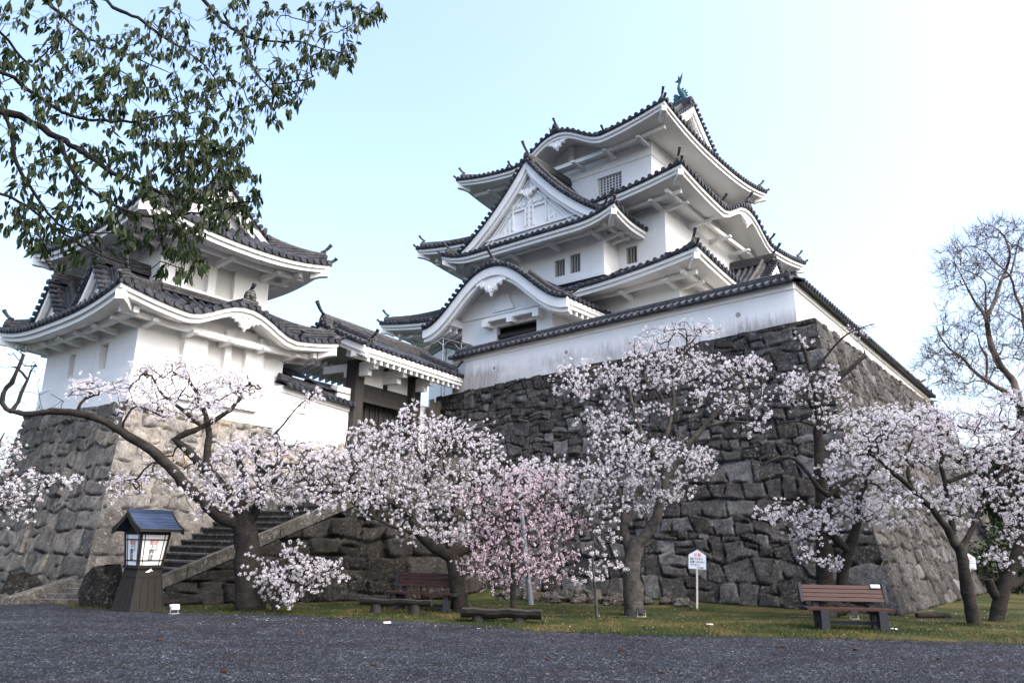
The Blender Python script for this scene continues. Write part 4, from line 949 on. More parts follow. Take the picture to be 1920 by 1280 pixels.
def rock(mb, c, s, seed, flat=.7):
    rq = np.random.default_rng(seed); rows = []
    ph = rq.uniform(0, 6.28, 6)
    for i in range(7):
        th = math.pi * i / 6; row = []
        for j in range(10):
            f = 2 * math.pi * j / 10; dv = np.array([math.sin(th) * math.cos(f), math.sin(th) * math.sin(f), math.cos(th)])
            r = 1 + .22 * math.sin(2 * f + ph[0] + th) + .15 * math.sin(3 * f + ph[1] - 2 * th) + .1 * math.sin(5 * th + ph[2])
            dv = np.sign(dv) * np.abs(dv) ** .8
            row.append((c[0] + s[0] * r * dv[0], c[1] + s[1] * r * dv[1], c[2] + s[2] * r * dv[2]))
        rows.append(row)
    mb.grid(rows, False, True)
def rock_thing(label, px, py, Y, s, seed, m, group=None):
    p = at(px, py, Y); mb = MB(); rock(mb, (p[0], p[1], s[2] * .55), s, seed); o = mb.build('boulder', m); tag(o, label, 'boulder', group); return o
rock_thing('dark upright boulder standing at the foot of the stairs beside the lantern', 190, 1110, 17.6, (.38, .34, .52), 3, M['stone_low'])
rock_thing('dark rounded boulder against the left stone base', 42, 1100, 18.6, (.38, .3, .36), 4, M['stone_low'])
rock_thing('small grey stone at the far left edge of the gravel', 8, 1122, 18.3, (.2, .18, .12), 6, M['stone_grey'])
mb = MB(); rq = random.Random(8)
for i in range(75):
    px = rq.gauss(1060, 70) if i < 45 else rq.uniform(930, 1280); Y = 21.5 + rq.gauss(0, .5); p = ground(px, 1131); x = p[0] * Y / p[1]; s = rq.uniform(.05, .17)
    if i < 4: s = .24
    rock(mb, (x, Y + (px - 1060) * -.004, s * .5), (s * 1.3, s, s * .8), i)
o = mb.build('rubble', M['stone_grey']); tag(o, 'loose grey rubble stones heaped at the foot of the rampart', 'rubble', kind='stuff')

rng = np.random.default_rng(41); N = 32000
yy = 8.2 + 9.0 * rng.random(N) ** 1.6; xx = rng.uniform(-.74, .74, N) * yy
ok_ = np.array([y < lawn_edge(x) + rng.normal(0, .15) for x, y in zip(xx, yy)]); xx, yy = xx[ok_], yy[ok_]; n = len(xx)
s_ = rng.uniform(.007, .017, n) * (1 + .6 * (rng.random(n) < .05)); V = np.zeros((n, 5, 3)); a0 = rng.uniform(0, 6.28, n)
for i in range(4):
    a = a0 + i * math.pi / 2 + rng.uniform(-.3, .3, n); r = s_ * rng.uniform(.7, 1.3, n); V[:, i] = np.stack([xx + r * np.cos(a), yy + r * np.sin(a), np.zeros(n) - .002], 1)
V[:, 4] = np.stack([xx + rng.normal(0, .3, n) * s_, yy + rng.normal(0, .3, n) * s_, s_ * rng.uniform(.6, 1.2, n)], 1)
b = np.arange(n)[:, None] * 5; F = np.concatenate([b + np.array([i, (i + 1) % 4, 4]) for i in range(4)], 0)
po_ = np_mesh('gravel', V.reshape(-1, 3), F, M['pebble'], off=np.zeros(3), attr={'tone': np.repeat(rng.random(n), 5)}); tag(po_, 'loose grey gravel chips scattered over the forecourt', 'gravel', kind='stuff')

rng = np.random.default_rng(43); n = 900
px_ = rng.choice([470, 560, 700, 850, 960, 1050, 1190, 1300, 1560, 1700, 1830], n) + rng.normal(0, 70, n); yy = rng.uniform(14.3, 20.5, n); xx = np.array([ground(p, 1140)[0] / ground(p, 1140)[1] for p in px_]) * yy
a0 = rng.uniform(0, 6.28, n); r = rng.uniform(.007, .014, n); V = np.stack([np.stack([xx + r * np.cos(a0 + q), yy + r * np.sin(a0 + q), .012 + .01 * rng.random(n)], 1) for q in (0, 1.4, 3.1, 4.6)], 1)
pt_ = np_mesh('petals', V.reshape(-1, 3), np.arange(n * 4).reshape(-1, 4), M['petal'], off=np.zeros(3)); tag(pt_, 'fallen pale petals sprinkled on the grass under the cherries', 'petals', kind='stuff')
# ------------------------------------------------------------------ street furniture
def text(s, size, mat_, parent, loc, rot, name='lettering', align='CENTER', bold=0.0, vertical=False):
    cu = bpy.data.curves.new(name, 'FONT'); cu.body = s; cu.size = size; cu.align_x = align; cu.align_y = 'CENTER'; cu.extrude = .001; cu.offset = bold
    if vertical: cu.space_line = .8
    cu.materials.append(mat_); o_ = bpy.data.objects.new(name, cu); me = bpy.data.meshes.new_from_object(o_); bpy.data.objects.remove(o_); o = bpy.data.objects.new(name, me); col.objects.link(o); o.parent = parent; o.location = loc; o.rotation_euler = rot; return o
# welcome lantern
lp = ground(258, 1143)
lan = thing('street_lantern', 'square wooden lantern with blue gabled roof and lettered white panels by the stairs', 'lantern', (lp[0], lp[1], 0), R(59), world=False); lan.scale = (.63, .63, .86)
mb = MB()
mb.frustum((0, 0, 0), (.62, .50), (0, 0, 1.02), (.42, .34)); mb.frustum((0, 0, 0.0), (.65, .53), (0, 0, .06), (.64, .52))
base = mb.build('base', M['wood_lantern'], lan)
mb = MB()
for sx in (-1, 1):
    for sy in (-1, 1):
        mb.box8([(sx * .62 + a, sy * .50 + b, 0) for a, b in ((-.02, -.02), (.02, -.02), (.02, .02), (-.02, .02))] + [(sx * .42 + a, sy * .34 + b, 1.02) for a, b in ((-.02, -.02), (.02, -.02), (.02, .02), (-.02, .02))])
for k in (-1, 0, 1):
    f = lambda z: 1 - .323 * z / 1.02
    for sy in (-1, 1): mb.box8([(k * .3 * f(0) - .012, sy * .5, 0), (k * .3 * f(0) + .012, sy * .5, 0), (k * .3 * f(0) + .012, sy * .52, 0), (k * .3 * f(0) - .012, sy * .52, 0), (k * .3 * f(.8) - .012, sy * (.5 - .16 * .8), .82), (k * .3 * f(.8) + .012, sy * (.5 - .16 * .8), .82), (k * .3 * f(.8) + .012, sy * (.52 - .16 * .8), .82), (k * .3 * f(.8) - .012, sy * (.52 - .16 * .8), .82)])
    for sx in (-1, 1): mb.box8([(sx * .62, k * .25 - .012, 0), (sx * .62, k * .25 + .012, 0), (sx * .64, k * .25 + .012, 0), (sx * .64, k * .25 - .012, 0), (sx * (.62 - .2 * .8), k * .19 - .012, .82), (sx * (.62 - .2 * .8), k * .19 + .012, .82), (sx * (.64 - .2 * .8), k * .19 + .012, .82), (sx * (.64 - .2 * .8), k * .19 - .012, .82)])
mb.frustum((0, 0, .80), (.485, .395), (0, 0, .84), (.478, .388)); mb.frustum((0, 0, 1.0), (.50, .42), (0, 0, 1.07), (.50, .42)); mb.build('battens', M['wood_lantern'], base)
mb = MB(); mb.prism([(-.16, -.385, .90), (-.02, -.378, .96), (.04, -.376, 1.0), (.06, -.376, .96), (.13, -.382, .93), (.04, -.38, .93), (-.02, -.384, .90)], [(-.16, -.36, .90), (-.02, -.36, .96), (.04, -.36, 1.0), (.06, -.36, .96), (.13, -.36, .93), (.04, -.36, .93), (-.02, -.36, .90)]); mb.build('emblem', M['litter'], base)
mb = MB(); mb.frustum((0, 0, 1.07), (.43, .35), (0, 0, 1.82), (.53, .44)); box = mb.build('light_box', M['paper'], lan)
hx = lambda z: .43 + .10 * (z - 1.07) / .75; hy = lambda z: .35 + .09 * (z - 1.07) / .75
mb = MB()
def post8(x0, y0, x1, y1, w): mb.box8([(x0 + a, y0 + b, 1.07) for a, b in ((-w, -w), (w, -w), (w, w), (-w, w))] + [(x1 + a, y1 + b, 1.84) for a, b in ((-w, -w), (w, -w), (w, w), (-w, w))])
for sx in (-1, 1):
    for sy in (-1, 1): post8(sx * .43, sy * .35, sx * .532, sy * .441, .035)
    for f in (-.72, .72): post8(f * .43, sx * .352, f * .532, sx * .443, .013); post8(sx * .432, f * .35, sx * .534, f * .441, .013)
    for z in (1.18, 1.68):
        mb.box(-hx(z), hx(z), sx * (hy(z) + .003) - .014, sx * (hy(z) + .003) + .014, z - .014, z + .014); mb.box(sx * (hx(z) + .003) - .014, sx * (hx(z) + .003) + .014, -hy(z), hy(z), z - .014, z + .014)
mb.frustum((0, 0, 1.80), (.55, .46), (0, 0, 1.88), (.57, .48)); mb.build('frame', M['wood_lantern'], box)
def panel_text(face):
    tilt = math.atan2(.09, .75)
    if face == 'F': rot = (math.pi / 2 + tilt, 0, 0); f = lambda x, z: (x, -(hy(z) + .008), z)
    else: rot = (math.pi / 2 + math.atan2(.10, .75), 0, -math.pi / 2); f = lambda x, z: (-(hx(z) + .008), -x, z)
    sx = 1 if face == 'F' else .85
    q = 1.3 * sx
    for t_ in [text('歓迎', .125, M['red'], box, f(0, 1.605), rot)] + [text(ch, .152, M['ink'], box, f(-.05, 1.485 - i * .128), rot, bold=.0008) for i, ch in enumerate('上野城')] + [text(ch, .088, M['ink'], box, f(.12 * sx, 1.515 - i * .085), rot, bold=.0005) for i, ch in enumerate('いが')]:
        t_.scale = (q, 1, 1)
panel_text('F'); panel_text('L')
mb = MB()
rz = lambda y: 2.36 - .78 * abs(y) * (1.0 - .38 * abs(y))
ysr = [-.76 + 1.52 * i / 12 for i in range(13)]
mb.grid([[(x, y, rz(y)) for y in ysr] for x in (-.84, .84)], False); mb.grid([[(x, y, rz(y) - .05) for y in ysr] for x in (-.82, .82)], False)
for i, y in enumerate(ysr[1:-1]): mb.box(-.84, .84, y - .006, y + .006, rz(y) - .004, rz(y) + .012)
mb.box(-.86, .86, -.06, .06, 2.33, 2.42); rf = mb.build('roof', M['blue'], lan)
mb = MB()
for sx in (-1, 1):
    mb.grid([[(sx * .86, y, rz(y) + .02), (sx * .86, y, rz(y) - .13), (sx * .81, y, rz(y) - .13), (sx * .81, y, rz(y) + .02)] for y in ysr], False, True)
    mb.poly([(sx * .5, -.55, 1.86), (sx * .5, .55, 1.86), (sx * .5, 0, 2.28)])
for sy in (-1, 1): mb.box(-.83, .83, sy * .74 - .03, sy * .74 + .03, rz(.76) - .07, rz(.76) - .005)
mb.build('bargeboard', M['wood_lantern'], rf)
# warning signs
def signboard(label, p, rz_, lean, h=1.42, w_=.44, hh=.46):
    s = thing('warning_sign', label, 'sign', (p[0], p[1], 0), rz_, 'pointed warning signs on stakes', world=False); s.rotation_euler = (0, lean, rz_)
    mb = MB(); mb.box(-.022, .022, -.018, .018, -.1, h - .2); mb.build('stake', M['wood_post'], s)
    z0 = h - hh
    mb = MB(); out = [(-w_ / 2, z0), (w_ / 2, z0), (w_ / 2, h - .13), (0, h), (-w_ / 2, h - .13)]
    mb.prism([(x, -.035, z) for x, z in out], [(x, -.02, z) for x, z in out]); bd = mb.build('board', M['sign'], s); rt = (math.pi / 2, 0, 0)
    text('注意', .10, M['red'], bd, (0, -.037, h - .135), rt, bold=.0004)
    for i, l in enumerate(('危険ですから', '石垣へ登らない', 'で下さい。')): text(l, .056, M['ink'], bd, (-.19, -.037, h - .225 - i * .07), rt, align='LEFT', bold=.0012)
    text('伊賀上野城', .032, M['ink'], bd, (.08, -.037, h - .43), rt, bold=.001); return s
p = ground(1307, 1143); signboard('pointed white warning sign on a thin stake before the dark rampart front', p, R(6), R(2.5))
p = at(1816, 1060, 24.5); signboard('far pointed white warning sign half hidden behind the right cherry trunk', (p[0], p[1]), R(10), R(1))
# slatted benches
def slat_bench(label, p, rz_, style, card=False):
    b = thing('park_bench', label, 'bench', (p[0], p[1], 0), rz_, 'slatted park benches', world=False)
    L = .90
    seat = None
    mb = MB()
    for i in range(4): mb.box(-L, L, -.28 + i * .115, -.18 + i * .115, .40, .44)
    mb.build('seat', M['wood_bench'], b)
    mb = MB()
    for i in range(4):
        z = .56 + i * .085; y = .22 + .035 * i; mb.box8([(-L, y, z), (L, y, z), (L, y + .04, z - .01), (-L, y + .04, z - .01), (-L, y + .028, z + .072), (L, y + .028, z + .072), (L, y + .068, z + .062), (-L, y + .068, z + .062)])
    bk = mb.build('backrest', M['wood_bench'], b)
    mb = MB()
    for sx in (-1, 1): mb.box8([(sx * L - .035, .20, .54), (sx * L + .035, .20, .54), (sx * L + .035, .27, .53), (sx * L - .035, .27, .53), (sx * L - .035, .34, .93), (sx * L + .035, .34, .93), (sx * L + .035, .41, .92), (sx * L - .035, .41, .92)])
    build_split(mb, 'end_cap', M['concrete'], bk, .1)
    for sx in (-1, 1):
        x = sx * .60; mb = MB()
        if style == 'leg':
            mb.box(x - .085, x + .085, -.30, -.12, 0, .40); mb.box(x - .05, x + .05, -.12, .26, .30, .40); mb.box8([(x - .06, .16, 0), (x + .06, .16, 0), (x + .06, .27, 0), (x - .06, .27, 0), (x - .06, .405, .9), (x + .06, .405, .9), (x + .06, .48, .9), (x - .06, .48, .9)])
        else:
            x = sx * .72
            mb.box(x - .06, x + .06, -.28, .30, 0, .07); mb.box8([(x - .06, -.30, 0), (x + .06, -.30, 0), (x + .06, -.16, 0), (x - .06, -.16, 0), (x - .06, -.22, .40), (x + .06, -.22, .40), (x + .06, -.08, .40), (x - .06, -.08, .40)])
            mb.box8([(x - .06, .16, 0), (x + .06, .16, 0), (x + .06, .30, 0), (x - .06, .30, 0), (x - .06, .40, .88), (x + .06, .40, .88), (x + .06, .48, .88), (x - .06, .48, .88)]); mb.box(x - .06, x + .06, -.22, .3, .30, .40)
        mb.build('leg', M['concrete'], b)
    mb = MB(); mb.box(-.6, .6, -.02, .06, .10, .17); mb.build('stretcher', M['concrete'], b)
    mb = MB()
    for sx in (-1, 1): mb.box(sx * (L + .03) - .03, sx * (L + .03) + .03, -.30, .18, .385, .455)
    build_split(mb, 'seat_cap', M['concrete'], b, .1)
    if card: mb = MB(); mb.box8([(.62, .30, .845), (.82, .30, .845), (.82, .31, .845), (.62, .31, .845), (.62, .322, .915), (.82, .322, .915), (.82, .332, .915), (.62, .332, .915)]); mb.build('notice', M['sign'], bk)
    b.scale = (.9, .9, .9); return b
p = ground(1597, 1182); slat_bench('brown slatted bench with a white notice on its backrest before twin cherry trunks', (p[0] + .09, p[1] + .25), R(-4), 'leg', True)
p = at(793, 1140, 18.0); slat_bench('reddish slatted bench behind the log seat, turned to the left', (p[0], p[1]), R(-20), 'frame')
def log_bench(label, p, rz_, L, legs, r=.17, z=.30):
    b = thing('log_bench', label, 'log bench', (p[0], p[1], 0), rz_, 'half log benches on the lawn edge', world=False)
    mb = MB(); rows = []
    for i in range(13):
        x = -L / 2 + L * i / 12; rr = r * (1 + .06 * math.sin(i * 1.7)); dz = .012 * math.sin(i * 1.1)
        rows.append([(x, rr * 1.15 * math.cos(a), z + dz + rr * min(0.0, math.sin(a)) * 1.0 + (0.012 * math.sin(i * 3 + k) if math.sin(a) > 0 else 0)) for k, a in enumerate(np.arange(14) * 2 * math.pi / 14)])
    mb.grid(rows, False, True); mb.poly(rows[0]); mb.poly(rows[-1]); mb.build('seat', M['wood_log'], b)
    for x in legs:
        mb = MB(); mb.tube([(x, 0, -.02), (x, 0, z - r * .75)], [.14, .13], 10); mb.build('leg', M['wood_log'], b)
p = ground(742, 1150); log_bench('split log bench on two stump legs before the reddish bench', p, R(-6), 1.55, (-.42, .42), .13, .29)
p = ground(940, 1166); log_bench('low dark split log bench nearest the gravel under the pink cherry', p, R(-5), 1.58, (-.45, .35), .17, .24)
# ground spotlights
def spot(label, p, rz_, white):
    s = thing('ground_spotlight', label, 'spotlight', (p[0], p[1], 0), rz_, 'small ground spotlights', world=False)
    mt = M['litter'] if white else M['concrete']
    mb = MB(); mb.box(-.14, .14, -.09, .09, 0, .015); mb.box(-.13, -.115, -.015, .015, 0, .20); mb.box(.115, .13, -.015, .015, 0, .20); mb.build('bracket', M['steel'], s)
    mb = MB(); mb.frustum((0, -.03, .12), (.11, .05), (0, .02, .25), (.11, .08)); mb.build('housing', mt, s); s.scale = (.72, .72, .72)
p = ground(326, 1150); spot('white spotlight on the gravel beside the wooden lantern', p, R(60), True)
p = ground(1203, 1156); spot('small dark spotlight at the foot of the leaning cherry trunk', p, R(5), False)
p = ground(1602, 1160); spot('small dark spotlight behind the right slatted bench', p, R(0), False)
# leaning pole
b0 = at(993, 1112, 20.2); b1 = at(975, 930, 20.6)
po = thing('lamp_pole', 'thin blue grey pole leaning behind the pink cherry', 'pole', (b0[0], b0[1], 0)); mb = MB(); mb.tube([(b0[0] + .03, b0[1], 0), b0, (b0 + b1) / 2, b1], [.085, .075, .065, .06], 10); mb.build('shaft', M['pole'], po)
mb = MB(); mb.tube([b1 - np.array([0, 0, .05]), b1 + np.array([0, 0, .12])], [.09, .07], 10); mb.build('cap', M['pole'], po)
# ticket canopy beside the porch
cp = thing('steel_canopy', 'light steel canopy with folded sheet roof beside the keep entrance', 'canopy', tuple(at(838, 645, 35.0) * np.array([1, 1, 0]) + np.array([0, 0, 7.55])))
base_ = at(838, 645, 35.0)
def CW(x, y, z): return (base_[0] + x, base_[1] + y, base_[2] + z)
mb = MB(); mb.grid([[CW(-.95, y, -.42), CW(-.15, y, .12), CW(1.25, y, -.25)] for y in (-.9, .9)], False); mb.grid([[CW(-.95, y, -.45), CW(-.15, y, .09), CW(1.25, y, -.28)] for y in (-.9, .9)], False); mb.build('roof', M['canopy'], cp)
mb = MB()
for y in (-.88, 0, .88): mb.tube([CW(-.95, y, -.46), CW(-.15, y, .07), CW(1.25, y, -.30)], .025, 6)
for x, z in ((-.95, -.45), (-.15, .08), (.55, -.1), (1.25, -.29)): mb.tube([CW(x, -.9, z), CW(x, .9, z)], .025, 6)
mb.build('rafter', M['iron'], cp)
for x, y in ((-.1, -.85), (-.1, .85), (.75, -.85), (.75, .85)):
    mb = MB(); z = .05 if x < 0 else -.16; mb.tube([CW(x, y, z), CW(x, y, 7.5 - base_[2])], .03, 6); mb.tube([CW(x, y, z - .35), CW(x - .3, y, z - .08)], .016, 5); mb.tube([CW(x, y, z - .35), CW(x + .3, y, z - .06)], .016, 5); mb.build('post', M['steel'], cp)
# small antenna on the porch wall and the conductor cable
an = thing('wall_antenna', 'small thin antenna above the coping beside the porch wall', 'antenna', K.w(3.0, -2.2, 8.2)); q = at(1051, 600, 33.5)
mb = MB(); mb.tube([q - np.array([0, 0, .7]), q + np.array([0, 0, .12])], .014, 5); mb.tube([q + np.array([-.12, 0, .05]), q + np.array([.12, 0, .09])], .01, 5); mb.tube([q + np.array([-.1, 0, -.06]), q + np.array([.1, 0, -.03])], .01, 5); mb.build('rod', M['iron'], an)
e0 = np.array(K.w(.62, 11.2, 18.7)); e1 = np.array(K.w(-1.2, 12.4, 11.2)); mb = MB(); mb.tube([e0 + (e1 - e0) * t + np.array([0, 0, -.35 * math.sin(math.pi * t)]) for t in np.linspace(0, 1, 9)], .008, 4); o = mb.build('conductor_cable', M['iron']); tag(o, 'thin cable hanging from the top right eave of the keep', 'cable')
# litter, leaves, twigs
def flat_bits(name, label, cat, m, pts, s, group, seed):
    r_ = random.Random(seed)
    for i, (px, py) in enumerate(pts):
        g = ground(px, py); a = r_.uniform(0, 3.14); mb = MB(); ss = s * r_.uniform(.8, 1.3)
        mb.box8([(g[0] + ss * (x * math.cos(a) - y * .6 * math.sin(a)), g[1] + ss * (x * math.sin(a) + y * .6 * math.cos(a)), z) for z in (.006, .022 + .01 * r_.random()) for x, y in ((-.5, -.5), (.5, -.5), (.5, .5), (-.5, .5))])
        o = mb.build(name, m); tag(o, label[i] if isinstance(label, list) else label, cat, group)
flat_bits('paper_scrap', ['white paper scrap on the grass right of the warning sign', 'white paper scrap on the gravel edge left of the low log bench', 'tiny white scrap on the grass right of the slatted bench'], 'litter', M['litter'], [(1331, 1171), (726, 1168), (1676, 1180)], .11, 'white paper scraps', 2)
flat_bits('fallen_leaf', 'single brown fallen leaf lying on the grey gravel', 'leaf', M['brown_leaf'], [(1605, 1219), (1467, 1214), (1165, 1220), (1028, 1238), (944, 1207), (1454, 1228), (300, 1200), (560, 1190), (1760, 1236), (1240, 1262), (700, 1248), (420, 1260)], .065, 'fallen leaves on the gravel', 5)
tw = random.Random(11)
for (px, py, l, lab) in ((1050, 1156, .7, 'thin bare twig on the grass between the low log bench and the sapling'), (1170, 1158, .6, 'pale bare stick on the grass between sapling and leaning cherry'), (1520, 1158, .9, 'long straight stick on the grass left of the right slatted bench'), (1400, 1162, .5, 'short twig on the dry grass right of the warning sign')):
    g = ground(px, py); mb = MB(); mb.tube([g + np.array([-l / 2, .05, .02]), g + np.array([0, -.03, .03]), g + np.array([l / 2, .04, .02])], [.014, .012, .006], 5); o = mb.build('twig', M['bark_pale']); tag(o, lab, 'twig')
g = ground(1750, 1158); mb = MB(); mb.tube([g + np.array([-.4, -.05, .05]), g + np.array([0, 0, .06]), g + np.array([.42, .08, .05])], [.07, .075, .06], 8); o = mb.build('fallen_log', M['bark']); tag(o, 'short dark log lying on the lawn right of the slatted bench', 'log')
# ------------------------------------------------------------------ trees
def grow(limbs, targets, seed, rtip=.004, rmax=.05, step=.15, wig=.06, lift=.12):
    rng = np.random.default_rng(seed); cap = 60000
    P = np.zeros((cap, 3)); par = np.full(cap, -1, int); rl = np.zeros(cap); isl = np.zeros(cap, bool); n = 0
    for pts, r0, r1 in limbs:
        pts = [np.array(p, float) for p in pts]
        if n == 0: P[0] = pts[0]; rl[0] = r0; isl[0] = True; n = 1; cur = 0
        else:
            cur = int(np.argmin(((P[:n] - pts[0]) ** 2).sum(1)))
            if np.linalg.norm(P[cur] - pts[0]) > step: pts = [P[cur]] + pts
        tot = sum(np.linalg.norm(b - a) for a, b in zip(pts[:-1], pts[1:])); acc = 0; first = True
        # smooth by Catmull-Rom
        for k in range(len(pts) - 1):
            p0 = pts[max(k - 1, 0)]; p1 = pts[k]; p2 = pts[k + 1]; p3 = pts[min(k + 2, len(pts) - 1)]; L = np.linalg.norm(p2 - p1); m = max(1, int(L / step))
            for i in range(1, m + 1):
                t = i / m; q = .5 * ((2 * p1) + (-p0 + p2) * t + (2 * p0 - 5 * p1 + 4 * p2 - p3) * t * t + (-p0 + 3 * p1 - 3 * p2 + p3) * t ** 3)
                f = (acc + L * t) / tot; P[n] = q + rng.normal(0, 1, 3) * min(.012, .15 * r0); par[n] = cur; rl[n] = (r0 + (r1 - r0) * f) * (1 + .06 * rng.normal()); isl[n] = True; cur = n; n += 1
            acc += L
    if len(targets):
        T = np.array(targets); base = P[:n].copy(); o = np.argsort([((base - t) ** 2).sum(1).min() for t in T]); T = T[o]
        for t in T:
            dd = ((P[:n] - t) ** 2).sum(1); cur = int(np.argmin(dd)); s = P[cur].copy(); D = math.sqrt(dd[cur])
            if D < .03: continue
            pd = s - P[par[cur]] if par[cur] >= 0 else np.array([0, 0, 1.]); pl = np.linalg.norm(pd); pd = pd / pl if pl > 0 else pd
            mid = (s + t) / 2 + pd * D * .18 + np.array([0, 0, lift * D]) + rng.normal(0, wig, 3) * D; m = max(2, int(D / step))
            for i in range(1, m + 1):
                f = i / m; q = (1 - f) ** 2 * s + 2 * f * (1 - f) * mid + f * f * t; P[n] = q + rng.normal(0, .01, 3) * (i < m); par[n] = cur; cur = n; n += 1
    cnt = np.zeros(n); ch = [[] for _ in range(n)]
    for i in range(n - 1, -1, -1):
        if not ch[i]: cnt[i] = 1
        if par[i] >= 0: cnt[par[i]] += cnt[i]; ch[par[i]].append(i)
    rad = np.minimum(rtip * np.sqrt(cnt), rmax); rad = np.where(isl[:n], np.maximum(rl[:n], np.minimum(rad, rl[:n] * 1.2)), rad)
    mb = MB(); stack = [(0, None)]
    while stack:
        st, fromn = stack.pop(); pts = []; rr = []
        if fromn is not None: pts.append(P[fromn]); rr.append(min(rad[fromn], rad[st] * 1.25))
        c = st
        while True:
            pts.append(P[c]); rr.append(rad[c])
            if not ch[c]: break
            k = max(ch[c], key=lambda q: (isl[q], cnt[q]))
            for q in ch[c]:
                if q != k: stack.append((q, c))
            c = k
        if len(pts) > 1:
            mx = max(rr); mb.tube(pts, rr, 10 if mx > .06 else (6 if mx > .02 else 4), cap=mx > .03)
    return mb, P[:n], par[:n], isl[:n], rad[:n]
def cloud_targets(clouds, Y, rng, sdy, mul=1.0, ex=1.0, hx_=1.0, hy_=1.0):
    out = []
    for c in clouds:
        cx, cy, rx, ry, n = c[:5]; dy = c[5] if len(c) > 5 else 0
        for _ in range(int(n * mul)):
            r = ex * math.sqrt(rng.random()); a = rng.uniform(0, 6.283)
            out.append(at(cx + hx_ * rx * r * math.cos(a), cy + hy_ * ry * r * math.sin(a), Y + dy + rng.normal(0, sdy)))
    return out
def blossoms(name, C, m, parent, seed, k=10, R_=(.022, .048), fr=(.007, .0145), label=None):
    rng = np.random.default_rng(seed); n = len(C); Rr = rng.uniform(*R_, n)
    u = rng.normal(0, 1, (n, k, 3)); u /= np.linalg.norm(u, axis=2, keepdims=True); pos = C[:, None, :] + u * Rr[:, None, None] * rng.uniform(.7, 1.05, (n, k, 1))
    nr = u + rng.normal(0, .35, (n, k, 3)); nr /= np.linalg.norm(nr, axis=2, keepdims=True)
    h = rng.normal(0, 1, (n, k, 3)); a = np.cross(nr, h); a /= np.linalg.norm(a, axis=2, keepdims=True); b = np.cross(nr, a); fr_ = rng.uniform(*fr, (n, k, 1))
    V = np.zeros((n, k, 5, 3))
    for i in range(5):
        t = 2 * math.pi * i / 5; V[:, :, i] = pos + fr_ * (a * math.cos(t) + b * math.sin(t)) + nr * fr_ * (.25 if i % 2 else 0)
    return np_mesh(name, V.reshape(-1, 3), np.arange(n * k * 5).reshape(-1, 5), m, parent)
def cherry(name, label, cat, Y, limbs, clouds, seed, petal_='petal', bark_='bark', dens=1.0, sdy=.8, base=None, group='blossoming cherry trees below the castle', rtip=.006, spread=.075, bare=(), baresd=.3, wilt=False, k=22):
    rng = np.random.default_rng(seed)
    L3 = []
    for pts, r0, r1 in limbs: L3.append(([at(p[0], p[1], Y + (p[2] if len(p) > 2 else 0)) for p in pts], r0, r1))
    b = L3[0][0][0]; 
    if b[2] > -.05 and base is None: b[2] = -.08
    t = thing(name, label, cat, (b[0], b[1], max(b[2], 0) if base is None else 0), 0, group)
    tg = cloud_targets(clouds, Y, rng, sdy, 1.5, 1.05, 1.22, .86); nb = len(tg); tg = [q for q in tg if q[2] > .15]
    mb, P, par, isl, rad = grow(L3, tg, seed, rtip=rtip, lift=-.05 if wilt else .10)
    mb.build('trunk', M[bark_], t)
    tw = ~isl & (rad < .016); idx = np.where(tw)[0]
    rep = rng.poisson(1.15 * dens, len(idx)); C = np.repeat(P[idx], rep, 0) + rng.normal(0, spread, (rep.sum(), 3))
    C = C[C[:, 2] > .06]
    if bare:
        bt = cloud_targets(bare, Y, rng, baresd); mb2, P2, *_ = grow(L3, bt, seed + 50, rtip=rtip); m2 = MB(); mb2.build('bare_twigs', M[bark_], t)
    if len(C): blossoms('crown', C, M[petal_], t, seed + 1, k)
    return t, len(C)
NB = []
